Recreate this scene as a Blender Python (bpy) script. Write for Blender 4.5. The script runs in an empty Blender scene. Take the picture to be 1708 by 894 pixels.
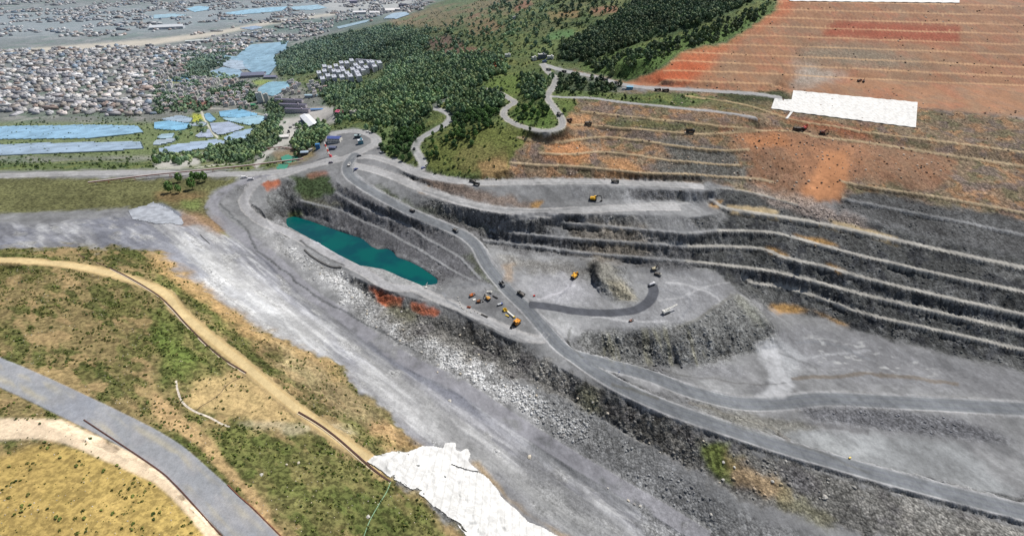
import bpy, math, random
import numpy as np
from mathutils import Vector
random.seed(7); RNG = np.random.default_rng(11)
sc = bpy.context.scene
COL = sc.collection
# ---------------------------------------------------------------- camera
H = 400.0; PITCH = math.radians(35.0); F = 807.0; CX, CY = 854.0, 447.0
cp, sp = math.cos(PITCH), math.sin(PITCH)
cam = bpy.data.objects.new('camera', bpy.data.cameras.new('camera'))
COL.objects.link(cam); sc.camera = cam
cam.location = (0, 0, H); cam.rotation_euler = (math.radians(90) - PITCH, 0, 0)
cam.data.sensor_width = 36.0; cam.data.lens = F / 1708.0 * 36.0
cam.data.clip_start = 1.0; cam.data.clip_end = 40000.0

def W(px, py, z):
    """where a spot seen in the photograph lies on the level z"""
    px = np.asarray(px, float); py = np.asarray(py, float); z = np.asarray(z, float)
    dx = (px - CX) / F; dy = (CY - py) / F
    yd = cp + dy * sp; zd = -sp + dy * cp
    t = (z - H) / zd
    return dx * t, yd * t
def proj(x, y, z):
    zz = z - H
    f = y * cp - zz * sp; u = y * sp + zz * cp
    return CX + F * x / f, CY - F * u / f

# ---------------------------------------------------------------- noise
def _h(ix, iy, iz, s):
    h = (ix * 374761393 + iy * 668265263 + iz * 1440662683 + s * 974634777) & 0xffffffff
    h = ((h ^ (h >> 13)) * 1274126177) & 0xffffffff
    h = h ^ (h >> 16)
    return (h & 0xffff).astype(np.float32) / 32767.5 - 1.0
def vnoise(x, y, z, s=0):
    ix = np.floor(x).astype(np.int64); iy = np.floor(y).astype(np.int64); iz = np.floor(z).astype(np.int64)
    fx = (x - ix).astype(np.float32); fy = (y - iy).astype(np.float32); fz = (z - iz).astype(np.float32)
    fx = fx * fx * (3 - 2 * fx); fy = fy * fy * (3 - 2 * fy); fz = fz * fz * (3 - 2 * fz)
    r = 0
    for a in (0, 1):
        for b in (0, 1):
            n0 = _h(ix, iy + a, iz + b, s); n1 = _h(ix + 1, iy + a, iz + b, s)
            n = n0 + (n1 - n0) * fx
            r = r + n * (fy if a else 1 - fy) * (fz if b else 1 - fz)
    return r
def vn2(x, y, s=0):
    ix = np.floor(x).astype(np.int64); iy = np.floor(y).astype(np.int64)
    fx = (x - ix).astype(np.float32); fy = (y - iy).astype(np.float32)
    fx = fx * fx * (3 - 2 * fx); fy = fy * fy * (3 - 2 * fy)
    a = _h(ix, iy, 0 * ix, s); b = _h(ix + 1, iy, 0 * ix, s); c = _h(ix, iy + 1, 0 * ix, s); d = _h(ix + 1, iy + 1, 0 * ix, s)
    return (a + (b - a) * fx) * (1 - fy) + (c + (d - c) * fx) * fy
def fbm(x, y, L, n=4, s=0, gain=.5):
    r = 0; a = 1.0; t = 0
    for k in range(n):
        r = r + a * vn2(x / L + 17.3 * k, y / L - 9.1 * k, s + k); t += a; a *= gain; L = L / 2.03
    return r / t * 1.6
def ss(a, b, x):
    t = np.clip((x - a) / (b - a), 0, 1); return t * t * (3 - 2 * t)

# ---------------------------------------------------------------- grid of the terrain (cells grow with the distance)
TH = math.radians(70); DT = 0.0019; R0 = 150.0; DR = 0.0031
NT = int(2 * TH / DT) + 1; NR = int(math.log(9000 / R0) / DR) + 1
CN = []      # constraints: x, y, z
def spline(pts, n=10):
    """Catmull-Rom through rows of numbers, dense"""
    p = np.array(pts, float)
    if len(p) < 3: return np.array([p[0] + (p[-1] - p[0]) * t for t in np.linspace(0, 1, n * 2)])
    q = np.vstack([2 * p[0] - p[1], p, 2 * p[-1] - p[-2]]); out = []
    for i in range(1, len(q) - 2):
        a, b, c, d = q[i - 1], q[i], q[i + 1], q[i + 2]
        for t in np.linspace(0, 1, n, endpoint=False):
            out.append(.5 * (2 * b + (c - a) * t + (2 * a - 5 * b + 4 * c - d) * t * t + (3 * b - a - 3 * c + d) * t ** 3))
    out.append(p[-1]); return np.array(out)
def resample(x, y, z, step):
    d = np.hypot(np.diff(x), np.diff(y)); s = np.concatenate([[0], np.cumsum(d)])
    n = max(2, int(s[-1] / step) + 1); q = np.linspace(0, s[-1], n)
    return np.interp(q, s, x), np.interp(q, s, y), np.interp(q, s, z)
def wline(pts, step=1.0, n=10):
    p = spline(pts, n); x, y = W(p[:, 0], p[:, 1], p[:, 2])
    return resample(x, y, p[:, 2], step)
def L(pts, step=1.0):
    """a break line of the ground: photo column, photo row, level"""
    x, y, z = wline(pts, step); CN.append((x, y, z)); return x, y, z
def offsets(x, y, o):
    tx = np.gradient(x); ty = np.gradient(y); m = np.hypot(tx, ty) + 1e-9
    nx, ny = -ty / m, tx / m
    return x[None] + nx[None] * o[:, None], y[None] + ny[None] * o[:, None]
ROADS = []
def road(pts, hw, kind='main', level=True, sh=2.5, step=.8):
    x, y, z = wline(pts, step)
    k = 15; zz = np.convolve(np.pad(z, k, 'edge'), np.ones(2 * k + 1) / (2 * k + 1), 'valid'); z = zz
    if level:
        o = np.arange(-hw - sh, hw + sh + .01, .8)
        X, Y = offsets(x, y, o); CN.append((X.ravel(), Y.ravel(), np.broadcast_to(z, X.shape).ravel()))
    ROADS.append((x, y, z, hw, kind)); return x, y, z
BERMS = []
def berm(pts, w=4.0, cliff=0.0, co_=2.2):
    """a narrow bench: flat band of width w metres behind its edge line"""
    x, y, z = wline(pts, .9)
    o = np.arange(0, w + .01, .8)
    X, Y = offsets(x, y, o)
    sg = 1.0
    if (Y[-1] - Y[0]).mean() < 0: X, Y = offsets(x, y, -o); sg = -1.0
    if cliff:
        jit = np.interp(np.arange(len(x)), np.arange(0, len(x) + 12, 9), RNG.uniform(.2, 1.35, len(np.arange(0, len(x) + 12, 9))))
        for f_, g_ in ((1.0, 1.0),):
            tx = np.gradient(x); ty = np.gradient(y); m = np.hypot(tx, ty) + 1e-9; CN.append((x + ty / m * sg * co_ * g_, y - tx / m * sg * co_ * g_, z - cliff * f_ * jit))
    CN.append((X.ravel(), Y.ravel(), np.broadcast_to(z, X.shape).ravel())); BERMS.append((x, y, z, w, sg))
    return x, y, z
# ================================================================ the lie of the land
# --- haul roads
R1 = [(592,258,52),(580,275,50),(583,292,47),(608,312,43),(645,333,39),(690,356,34),(740,377,28),(775,393,23),(797,413,18),(813,443,12),(843,480,6),(878,514,3),(908,548,1),(935,578,0),(965,600,-1),(1000,624,-2),(1050,652,-3),(1120,682,-5),(1200,710,-8),(1300,743,-12),(1400,772,-15),(1500,800,-18),(1700,852,-22),(1860,890,-26)]
road(R1, 7.5, 'main')
R2 = [(960,594,-1),(1010,607,-5),(1080,625,-12),(1150,652,-20),(1230,672,-26),(1300,672,-28),(1370,665,-29),(1451,668,-30),(1600,676,-31),(1860,690,-32)]
road(R2, 8, 'main')
road([(885,508,3),(920,512,0),(960,519,-3),(1010,522,-5),(1055,518,-6),(1080,505,-6),(1090,488,-6),(1088,476,-6)], 6.5, 'wet')
# lower ramp road by the yard
road([(690,480,6),(728,497,5.5),(770,514,5),(820,538,4),(870,560,2),(900,566,1),(912,556,1)], 4.5, 'dusty')
road([(700,480,6),(650,478,6),(610,455,6),(570,435,7),(520,408,9),(480,388,14),(440,372,22),(415,352,30),(407,335,36),(420,312,42),(440,300,46)], 6.0, 'pale')
# strip at the foot of the dip slope
road([(450,292,48),(410,302,47),(375,318,45),(352,345,41),(375,372,33),(420,404,22),(455,432,14),(480,456,8),(520,492,1),(560,518,-2.7),(640,578,-9.5),(700,612,-13.6),(760,640,-17.7),(860,705,-25.8),(960,768,-32.6),(1100,850,-40.8),(1180,900,-44.9)], 9, 'strip')
# junction roads
road([(257,288,42),(330,290,43),(420,290,46),(480,284,48),(540,272,50),(580,262,52),(615,246,53),(628,236,53),(620,226,53),(595,219,52),(560,222,50),(548,232,50)], 7.0, 'dusty')
road([(-150,300,40),(100,290,41),(257,288,42)], 7.0, 'dusty')
road([(560,262,51),(520,276,49),(480,290,48),(450,298,47)], 5, 'dusty')
road([(590,262,52),(620,262,53),(650,270,53),(675,279,54),(697,284,55),(706,276,57),(700,262,61),(692,248,65),(700,233,69),(722,219,73),(742,208,77),(752,196,80),(742,186,83),(722,180,86),(735,170,89),(760,160,93),(785,150,96)], 5.5, 'dusty')
R4 = [(655,268,53),(690,287,54),(730,297,56),(790,305,58),(850,305,58),(940,303,58),(1040,305,58),(1120,308,58),(1170,312,58)]
road(R4, 7, 'dusty')
R5 = [(588,276,50),(620,283,50),(660,296,49),(700,313,48),(760,334,47),(820,348,46),(880,353,45),(960,351,45),(1040,347,45),(1130,346,45)]
road(R5, 8, 'dusty')
# hairpins on the knoll
road([(785,150,96),(820,150,101),(850,165,102),(858,172,101),(845,180,100),(840,192,101),(855,205,103),(880,214,105),(910,219,107),(933,214,109),(938,203,112),(930,188,116),(918,172,120),(913,160,122),(922,146,124),(926,132,125),(912,118,126),(905,108,126)], 5, 'asphalt')
road([(905,108,126),(940,118,127),(990,128,128),(1030,139,129),(1075,146,130),(1141,150,130),(1200,153,130),(1260,157,129),(1300,163,127)], 6, 'dusty')
road([(915,161,122),(945,163,122),(985,164,122),(1030,170,122),(1090,176,122),(1147,182,122),(1200,187,121),(1260,196,119)], 3.2, 'pale')
# --- benches of the big wall
plat = [(1180,331,45),(1205,347,44),(1230,352,43),(1320,366,42),(1400,380,41),(1451,392,40),(1600,425,36),(1860,480,30)]
berm(plat, 7, 7.0)
berm([(830,372,36),(900,368,35),(960,374,34),(1040,381,33),(1147,390,32),(1200,386,30),(1280,388,29),(1330,399,28),(1400,418,27),(1451,431,26),(1600,465,22),(1860,520,15)], 5, 6.5)
berm([(815,384,22),(837,386,22),(900,394,21),(960,399,21),(1050,405,20),(1147,412,17),(1200,412,15),(1270,416,14),(1310,431,13),(1380,447,12),(1451,467,10),(1600,502,6),(1860,560,-2)], 5, 6.5)
berm([(806,402,12),(837,405,10),(900,413,9),(960,421,8),(1050,429,7),(1147,437,3),(1240,447,-1),(1290,454,-2),(1350,468,-3),(1400,482,-4),(1451,495,-5),(1600,530,-9),(1860,590,-16)], 5, 6)
berm([(1235,462,-14),(1260,474,-16),(1310,481,-17),(1380,502,-18),(1451,526,-19),(1600,560,-22),(1860,620,-28)], 4, 6)
L([(1280,514,-31),(1340,523,-33),(1410,543,-33),(1451,555,-33),(1600,590,-35),(1860,645,-34)])
# upper benches
u0 = [(1141,160,128),(1180,165,126),(1250,177,121),(1320,199,112),(1400,212,108),(1451,221,106),(1600,240,104),(1860,275,98)]
berm(u0, 3, 3)
berm([(968,186,113),(1030,193,112),(1147,204,112),(1210,212,109),(1280,216,106),(1330,219,104)], 3, 3.5)
u3 = [(948,209,103),(985,209,103),(1050,215,103),(1147,223,102),(1180,224,102),(1240,221,102),(1320,219,101),(1370,229,98),(1451,239,96),(1600,262,92),(1860,300,85)]
berm(u3, 4, 4)
berm([(862,229,95),(890,235,93),(930,238,92),(960,234,92),(1005,229,93),(1050,233,92),(1147,246,91),(1210,251,89),(1250,250,89)], 3.5, 4.5)
berm([(900,256,84),(950,258,82),(1000,254,82),(1050,258,81),(1110,267,79),(1147,270,78),(1190,274,76),(1235,276,76)], 3, 4)
berm([(850,272,74),(900,276,72),(960,278,71),(1010,283,70),(1075,289,69),(1141,291,67),(1200,295,66),(1260,299,65),(1290,305,64)], 3, 4)
berm([(1182,313,57),(1240,319,56),(1290,331,54),(1330,342,52)], 3, 3)
L([(800,301,59),(850,299,59),(960,297,59),(1060,300,59),(1150,303,58.5),(1185,308,58)])
L([(1250,250,89),(1320,262,86),(1380,270,84),(1451,283,82),(1600,300,80),(1860,340,70)])
berm([(1405,303,74),(1451,312,72),(1600,335,68),(1860,385,58)], 3, 5)
berm([(1405,331,62),(1451,341,60),(1600,370,55),(1860,425,46)], 4, 5)
L([(1330,342,52),(1400,352,52),(1451,368,49),(1600,398,45),(1860,450,38)])
# plateau between R4 and R5: crest of the upper lift, foot of the lower
L([(690,300,53),(720,303,55),(790,312,57.5),(860,311,58),(940,310,58),(1010,311,58),(1060,314,58),(1120,317,58),(1170,320,58),(1190,316,57)])
L([(700,306,50),(760,325,49),(840,340,47),(930,337,46),(990,334,46),(1040,337,45.5),(1100,336,45),(1160,338,45),(1195,344,44)])
L([(820,356,45),(880,361,44.5),(960,358,44.5),(1040,358,44.5),(1120,360,44),(1160,362,44),(1200,355,43)])
# R1 upper side: foot of slope under R5
L([(640,322,41),(690,345,36),(740,362,30),(790,378,24),(815,384,22)])
L([(640,295,49),(690,320,47),(760,343,46),(820,356,45)])
# pit floor
L([(812,415,13),(850,424,6),(870,440,1),(880,455,0),(930,456,-1),(985,456,-2)])
L([(985,462,-2),(1010,500,-4),(1062,500,-5)])
L([(992,432,11),(1010,438,11),(1025,446,9)])
L([(996,440,12),(994,458,11),(1010,470,8),(1030,480,5),(1048,492,0)])
L([(1018,446,12),(1020,462,9),(1040,478,5)])
L([(1045,450,-4),(1055,470,-5),(1060,495,-5)])
L([(1060,455,-5),(1110,458,-6),(1150,462,-7),(1200,466,-8),(1240,472,-10)])
L([(860,490,3),(900,500,1),(960,505,-3),(1010,515,-4.5)])
L([(900,530,0),(960,535,-4),(1040,535,-6),(1100,530,-6),(1150,505,-7),(1200,480,-8)])
L([(960,545,-4),(1000,543,-6),(1050,548,-6),(1100,550,-7),(1130,548,-7),(1165,530,-7),(1200,510,-8),(1225,492,-8)])
L([(1225,490,-9),(1245,500,-6),(1265,520,-9),(1285,545,-17),(1298,562,-30)])
L([(1205,518,-9),(1235,518,-10),(1250,535,-14),(1270,560,-22)])
L([(960,560,-4),(950,575,-6),(965,588,-11),(1000,600,-19),(1050,609,-25),(1100,613,-30),(1165,613,-32),(1200,596,-32),(1240,592,-32),(1300,580,-32)])
for gx in range(985, 1160, 22): L([(gx, 552 + (gx * 7 % 5), -6), (gx + 4, 580, -15 - (gx * 3 % 5)), (gx + 8, 606, -24 - (gx - 985) * .045)])
L([(1165,533,-7),(1185,560,-14),(1200,590,-30)])
L([(1150,545,-9),(1160,575,-22),(1165,605,-31)])
L([(1225,494,-9),(1215,530,-9),(1222,560,-20),(1238,588,-31)])
L([(1285,470,-15),(1275,490,-22),(1285,512,-28)])
L([(1200,608,-32),(1240,622,-31),(1270,628,-31),(1300,600,-32),(1360,615,-34),(1451,600,-35),(1600,620,-36)])
L([(1141,622,-28),(1200,630,-30),(1240,633,-30)])
L([(1010,601,-6),(1080,616,-13),(1141,634,-20),(1190,646,-24),(1240,650,-26),(1265,645,-27)])
L([(1330,634,-31),(1400,628,-31),(1451,624,-31),(1600,640,-33)])
L([(1320,650,-29),(1400,647,-30),(1451,646,-30),(1860,668,-33)])
# below R2 down to the low pan at right
L([(1000,612,-3),(1060,640,-8),(1100,655,-12)])
L([(1290,710,-27),(1340,708,-29),(1400,712,-29),(1451,722,-30),(1700,760,-34)])
L([(1300,722,-27),(1350,745,-27),(1400,760,-27),(1451,775,-27),(1700,830,-32)])
# yard
L([(760,485,6),(790,478,6),(815,480,7),(832,492,6),(845,510,5),(875,545,3),(885,560,2),(850,558,3),(800,525,5),(770,505,5),(760,490,6)])
# embankment foot under the yard / main road
L([(575,452,5),(620,476,5),(690,497,5),(728,502,5),(790,535,4),(850,565,2),(900,580,0),(915,600,-2),(960,628,-4),(1040,670,-6),(1120,704,-8),(1200,732,-11),(1300,765,-15),(1400,795,-18),(1500,825,-21),(1860,915,-30)])
L([(430,380,22),(470,405,14),(500,428,9),(540,450,4),(575,470,-0.7),(620,497,-4.1),(700,535,-7.5),(760,562,-10.2),(820,590,-12.2),(880,625,-15.0),(950,665,-18.4),(1040,720,-23.1),(1120,760,-25.8),(1180,790,-27.2),(1300,850,-29.9),(1451,900,-32.6)])
# lake and the slopes above it
LAKE = [(478,365),(490,362),(510,368),(545,380),(580,392),(600,398),(610,405),(618,413),(630,418),(645,416),(655,422),(660,430),(680,437),(700,447),(715,457),(727,466),(727,472),(705,474),(690,468),(672,461),(655,453),(640,447),(600,440),(570,425),(530,402),(500,386),(480,375)]
L([(x, y, 0.0) for x, y in LAKE] + [(478,365,0.0)], .8)
L([(470,362,3),(490,385,3),(530,408,4.5),(580,432,4.5),(640,458,4.5),(680,475,4.5),(720,482,4.5),(745,475,4)])
L([(488,356,4),(520,362,4),(560,376,4)])
berm([(500,335,22),(540,345,19),(570,352,17),(600,368,14),(640,385,12),(670,402,10),(700,418,9),(735,440,8),(760,455,8),(790,470,8)], 3, 1.5)
berm([(560,322,34),(580,333,31),(600,345,28),(640,362,24),(680,378,21),(710,398,18),(740,415,15),(765,430,13),(785,450,11),(800,466,9)], 3, 1.5)
L([(565,285,47),(560,300,44),(590,322,40),(640,347,35),(690,368,30),(740,390,24),(775,410,19),(795,435,14),(812,462,9),(835,490,6),(852,510,4)])
L([(480,300,46),(500,293,46),(550,290,46)])
L([(440,315,40),(450,345,28),(470,360,12),(478,364,3)])
L([(380,330,41),(430,345,33),(450,372,24),(480,400,14)])
# --- dip slope, track and the near hill
L([(-150,380,75),(120,372,62),(257,350,52),(300,335,48),(345,320,46)])
L([(257,375,58),(300,380,52),(340,395,42),(380,420,34),(420,440,25)])
L([(-150,470,110),(120,440,82),(257,425,68),(330,470,56),(400,520,46),(480,575,34),(550,630,24),(620,680,14),(700,740,2),(760,752,-4.1),(800,790,-6.8),(880,850,-15.0),(945,900,-20.4)])
TRK = [(-150,430,115),(100,440,92),(257,480,80),(300,520,74),(350,562,69),(400,602,65),(450,645,61),(500,685,57),(560,728,52),(610,762,47),(640,782,44)]
road(TRK, 4.6, 'track', sh=1)
L([(650,800,43),(720,850,34),(780,900,26)])
L([(690,775,10),(760,800,4),(850,870,-6.8),(900,915,-12.2)])
L([(280,560,79),(330,640,74),(380,700,70),(460,740,64),(560,790,56),(600,840,54),(640,900,50)])
L([(-150,600,110),(100,610,95),(257,650,84),(300,700,80),(350,745,79),(420,810,78),(500,900,76)])
BLR = [(-150,560,112),(0,620,103),(120,675,95),(257,745,86),(330,805,83),(420,894,80),(470,950,78)]
road(BLR, 10, 'slab', sh=1)
L([(-150,620,114),(100,720,98),(257,788,88),(300,830,85),(372,900,82)])
L([(-150,800,112),(100,860,100),(257,880,93),(320,940,90)])
# --- hill, valley, plain
def plane_z(px, py, z0, y0, k):
    dy = (CY - py) / F; yd = cp + dy * sp; zd = -sp + dy * cp
    t = (z0 - k * y0 - H) / (zd - k * yd); return H + zd * t
TER = [[(1100,133),(1141,134),(1200,137),(1300,141)],[(1110,118),(1141,118),(1250,122),(1400,130),(1460,133),(1860,150)],[(1115,103),(1141,102),(1250,107),(1451,116),(1860,136)],[(1130,87),(1300,94),(1451,100),(1860,119)],[(1160,73),(1300,77),(1451,82),(1860,98)],[(1195,58),(1320,61),(1451,66),(1860,80)],[(1220,43),(1320,45),(1451,50),(1860,62)],[(1255,29),(1350,31),(1451,35),(1860,46)],[(1280,16),(1350,17),(1451,20),(1860,30)],[(1300,2),(1400,4),(1451,5),(1860,14)]]
TERL = []
for t in TER:
    TERL.append(L([(a, b, float(plane_z(a, b, 130, 1010, .32))) for a, b in t]))
L([(1300,-30,280),(1500,-30,280),(1860,-25,280)])
L([(960,119,128),(1000,125,130),(1045,136,131),(1141,146,131.5),(1260,150,131),(1300,147,130),(1340,155,128),(1451,172,124),(1600,190,122),(1860,215,118)])
L([(1300,170,122),(1400,192,114),(1451,203,112),(1600,215,110)])
L([(700,232,71),(740,222,80),(780,212,92),(840,205,101)])
L([(710,275,62),(760,278,68),(810,262,80),(850,240,92)])
L([(720,290,58),(770,295,61),(820,290,66),(850,280,71)])
L([(770,180,94),(820,170,101),(840,165,102)])
L([(640,250,52),(650,225,50),(660,200,50),(700,180,72),(720,170,82)])
L([(625,215,48),(600,205,35),(560,190,-10),(600,160,-5),(640,130,5),(700,130,60),(760,135,90),(830,120,112),(900,100,126)])
L([(560,215,46),(530,225,30),(500,240,-10)])
L([(530,255,38),(500,265,28),(470,268,18),(430,270,14),(380,272,8),(257,278,10),(-150,280,10)])
L([(-150,265,-20),(257,262,-25),(380,258,-30),(430,235,-45),(480,240,-40),(510,225,-45),(545,205,-45)])
L([(-150,190,-60),(257,190,-62),(400,190,-60),(480,195,-52),(550,180,-50)])
L([(-150,110,-80),(257,110,-80),(380,120,-75),(480,130,-62),(540,120,-50)])
L([(-150,50,-95),(257,50,-95),(380,55,-95),(460,75,-92),(560,40,-95),(640,20,-95),(700,5,-95)])
L([(-150,2,-100),(257,2,-100),(500,2,-100),(700,-2,-100)])
L([(-150,-30,-100),(500,-30,-100),(760,-25,-100)])
L([(530,120,-48),(600,128,-36),(640,118,-24)])
L([(560,102,-42),(600,102,-32),(630,104,-22)])
L([(470,95,-70),(500,85,-50),(540,72,-28),(600,50,10),(640,38,35),(700,18,75),(765,-2,120),(790,-10,135)])
L([(480,110,-55),(540,90,-38),(600,75,-4),(660,70,38),(720,60,80),(780,40,115),(850,25,150),(950,15,185),(1050,10,215)])
L([(640,95,2),(700,90,48),(780,95,95),(840,100,125),(900,98,128),(940,100,130)])
L([(840,60,140),(920,60,152),(1000,70,163),(1060,60,178),(1100,50,190)] + [(a, b, float(plane_z(a, b, 132, 1010, .32))) for a, b in ((1150,36),(1200,20),(1260,2))])
L([(940,112,129),(1000,108,139)] + [(a, b, float(plane_z(a, b, 130, 1010, .32))) for a, b in ((1060,102),(1120,88),(1180,62))])
L([(800,-25,150),(1000,-25,230),(1250,-25,275)])
L([(820,130,106),(870,125,116),(900,130,121)])
L([(860,185,105),(900,190,112),(915,195,113)])
# ================================================================ solve the height field
def solve():
    X = np.concatenate([c[0] for c in CN]); Y = np.concatenate([c[1] for c in CN]); Z = np.concatenate([c[2] for c in CN])
    th = np.arctan2(X, Y); r = np.hypot(X, Y)
    fi = (th + TH) / DT; fj = np.log(r / R0) / DR
    ok = (fi >= 0) & (fi < NT - .5) & (fj >= 0) & (fj < NR - .5)
    fi, fj, Z = fi[ok], fj[ok], Z[ok]
    sizes = []; a, b = NR, NT
    while min(a, b) > 12: sizes.append((a, b)); a = (a + 1) // 2; b = (b + 1) // 2
    U = None
    for lev in range(len(sizes) - 1, -1, -1):
        nr, nt = sizes[lev]; s = 2.0 ** lev
        ii = np.clip(np.round(fi / s).astype(int), 0, nt - 1); jj = np.clip(np.round(fj / s).astype(int), 0, nr - 1)
        k = jj * nt + ii; c = np.bincount(k, minlength=nr * nt); v = np.bincount(k, weights=Z, minlength=nr * nt)
        m = (c > 0).reshape(nr, nt); v = (v / np.maximum(c, 1)).reshape(nr, nt).astype(np.float32)
        if U is None: U = np.full((nr, nt), float(Z.mean()), np.float32)
        else:
            j = np.minimum(np.arange(nr) / 2.0, U.shape[0] - 1); i = np.minimum(np.arange(nt) / 2.0, U.shape[1] - 1)
            j0 = j.astype(int); j1 = np.minimum(j0 + 1, U.shape[0] - 1); gj = (j - j0)[:, None].astype(np.float32)
            i0 = i.astype(int); i1 = np.minimum(i0 + 1, U.shape[1] - 1); gi = (i - i0)[None].astype(np.float32)
            A = U[j0] * (1 - gj) + U[j1] * gj; U = A[:, i0] * (1 - gi) + A[:, i1] * gi
        U = np.where(m, v, U)
        wr, wt = 1 / DR ** 2, 1 / DT ** 2; q = .5 / (wr + wt)
        for it in range(400 if lev > 4 else (120 if lev > 1 else 60)):
            E = np.pad(U, 1, 'edge')
            N = ((E[2:, 1:-1] + E[:-2, 1:-1]) * wr + (E[1:-1, 2:] + E[1:-1, :-2]) * wt) * q
            U = np.where(m, v, N)
    return U, m
Z0, CM = solve()
jj, ii = np.meshgrid(np.arange(NR), np.arange(NT), indexing='ij')
rr = R0 * np.exp(jj * DR); tt = ii * DT - TH
GX = (rr * np.sin(tt)); GY = (rr * np.cos(tt))
del jj, ii
def smooth(A, n=1):
    for _ in range(n):
        E = np.pad(A, 1, 'edge')
        A = (E[1:-1, 1:-1] * 4 + (E[2:, 1:-1] + E[:-2, 1:-1] + E[1:-1, 2:] + E[1:-1, :-2]) * 2 + E[2:, 2:] + E[2:, :-2] + E[:-2, 2:] + E[:-2, :-2]) / 16
    return A
Z0 = smooth(Z0, 1)
cell = rr * DT
gz_r = np.gradient(Z0, axis=0) / (rr * DR); gz_t = np.gradient(Z0, axis=1) / (rr * DT)
SLOPE = np.hypot(gz_r, gz_t)
PX, PY = proj(GX, GY, Z0)
# distance to the road centre lines and the bench bands, per kind
def band(x, y, reach, both=True):
    """least distance of each cell to a line, up to reach"""
    D = np.full(NR * NT, 1e3, np.float32)
    for o in np.arange(-reach if both else 0, reach + .01, .7):
        X, Y = offsets(x, y, np.array([o])); X = X[0]; Y = Y[0]
        i = np.round((np.arctan2(X, Y) + TH) / DT).astype(int); j = np.round(np.log(np.hypot(X, Y) / R0) / DR).astype(int)
        ok = (i >= 0) & (i < NT) & (j >= 0) & (j < NR); np.minimum.at(D, j[ok] * NT + i[ok], abs(o))
    D = D.reshape(NR, NT)
    for _ in range(2):
        E = np.pad(D, 1, 'edge'); M_ = np.minimum(np.minimum(E[2:, 1:-1], E[:-2, 1:-1]), np.minimum(E[1:-1, 2:], E[1:-1, :-2])); D = np.where(D > 900, M_, D)
    return D
RD = {}; RA = {}
for x, y, z, hw, kind in ROADS:
    xs, ys, zs = resample(x, y, z, .6)
    d = band(xs, ys, hw + 7) - hw
    RD[kind] = np.minimum(RD[kind], d) if kind in RD else d
def roadmask(kind, e0=-.6, e1=.8): return 1 - ss(e0, e1, smooth(np.minimum(RD[kind], 8), 1))
BM = np.zeros((NR, NT), np.float32)
for x, y, z, w, sg in BERMS:
    xs, ys, _z = resample(x, y, z, .6); D = np.full(NR * NT, 1e3, np.float32)
    for o in np.arange(.3, w + 1.2, .6):
        X, Y = offsets(xs, ys, np.array([o * sg])); X = X[0]; Y = Y[0]
        i = np.round((np.arctan2(X, Y) + TH) / DT).astype(int); j = np.round(np.log(np.hypot(X, Y) / R0) / DR).astype(int)
        ok = (i >= 0) & (i < NT) & (j >= 0) & (j < NR); np.minimum.at(D, j[ok] * NT + i[ok], o)
    BM = np.maximum(BM, 1 - ss(w * .7, w + .8, D.reshape(NR, NT)))
# ---- painting helpers: areas given by their outline, edges broken up by noise
IX0, IX1, IY0, IY1 = -250, 1960, -40, 960
def raster(poly):
    """filled outline -> image (soft)"""
    p = np.array(poly, float); img = np.zeros((IY1 - IY0, IX1 - IX0), np.float32)
    for y in range(max(IY0, int(p[:, 1].min())), min(IY1, int(p[:, 1].max()) + 1)):
        yc = y + .5; xs = []
        for (xa, ya), (xb, yb) in zip(p, np.roll(p, -1, 0)):
            if (ya <= yc) != (yb <= yc): xs.append(xa + (yc - ya) * (xb - xa) / (yb - ya))
        xs.sort()
        for a, b in zip(xs[::2], xs[1::2]):
            a = max(a, IX0); b = min(b, IX1 - 1)
            if b > a: img[y - IY0, int(a - IX0):int(b - IX0) + 1] = 1
    return img
def blur(img, s):
    if s <= .3: return img
    k = int(s * 2.5) + 1; g = np.exp(-.5 * (np.arange(-k, k + 1) / s) ** 2); g = (g / g.sum()).astype(np.float32)
    for ax in (0, 1):
        P = np.pad(img, [(k, k) if a == ax else (0, 0) for a in (0, 1)], 'edge'); o = 0
        for q in range(2 * k + 1): o = o + g[q] * (P[q:q + img.shape[0]] if ax == 0 else P[:, q:q + img.shape[1]])
        img = o
    return img
NX1 = fbm(GX, GY, 14, 4, 51); NX2 = fbm(GX, GY, 14, 4, 71)
def sample(img, rough):
    s = rough * np.minimum(1.0, 600 / rr)
    u = PX + NX1 * s - IX0; v = PY + NX2 * s * .7 - IY0
    u = np.clip(u, 0, img.shape[1] - 2); v = np.clip(v, 0, img.shape[0] - 2)
    i = u.astype(int); j = v.astype(int); a = u - i; b = v - j
    return (img[j, i] * (1 - a) + img[j, i + 1] * a) * (1 - b) + (img[j + 1, i] * (1 - a) + img[j + 1, i + 1] * a) * b
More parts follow.
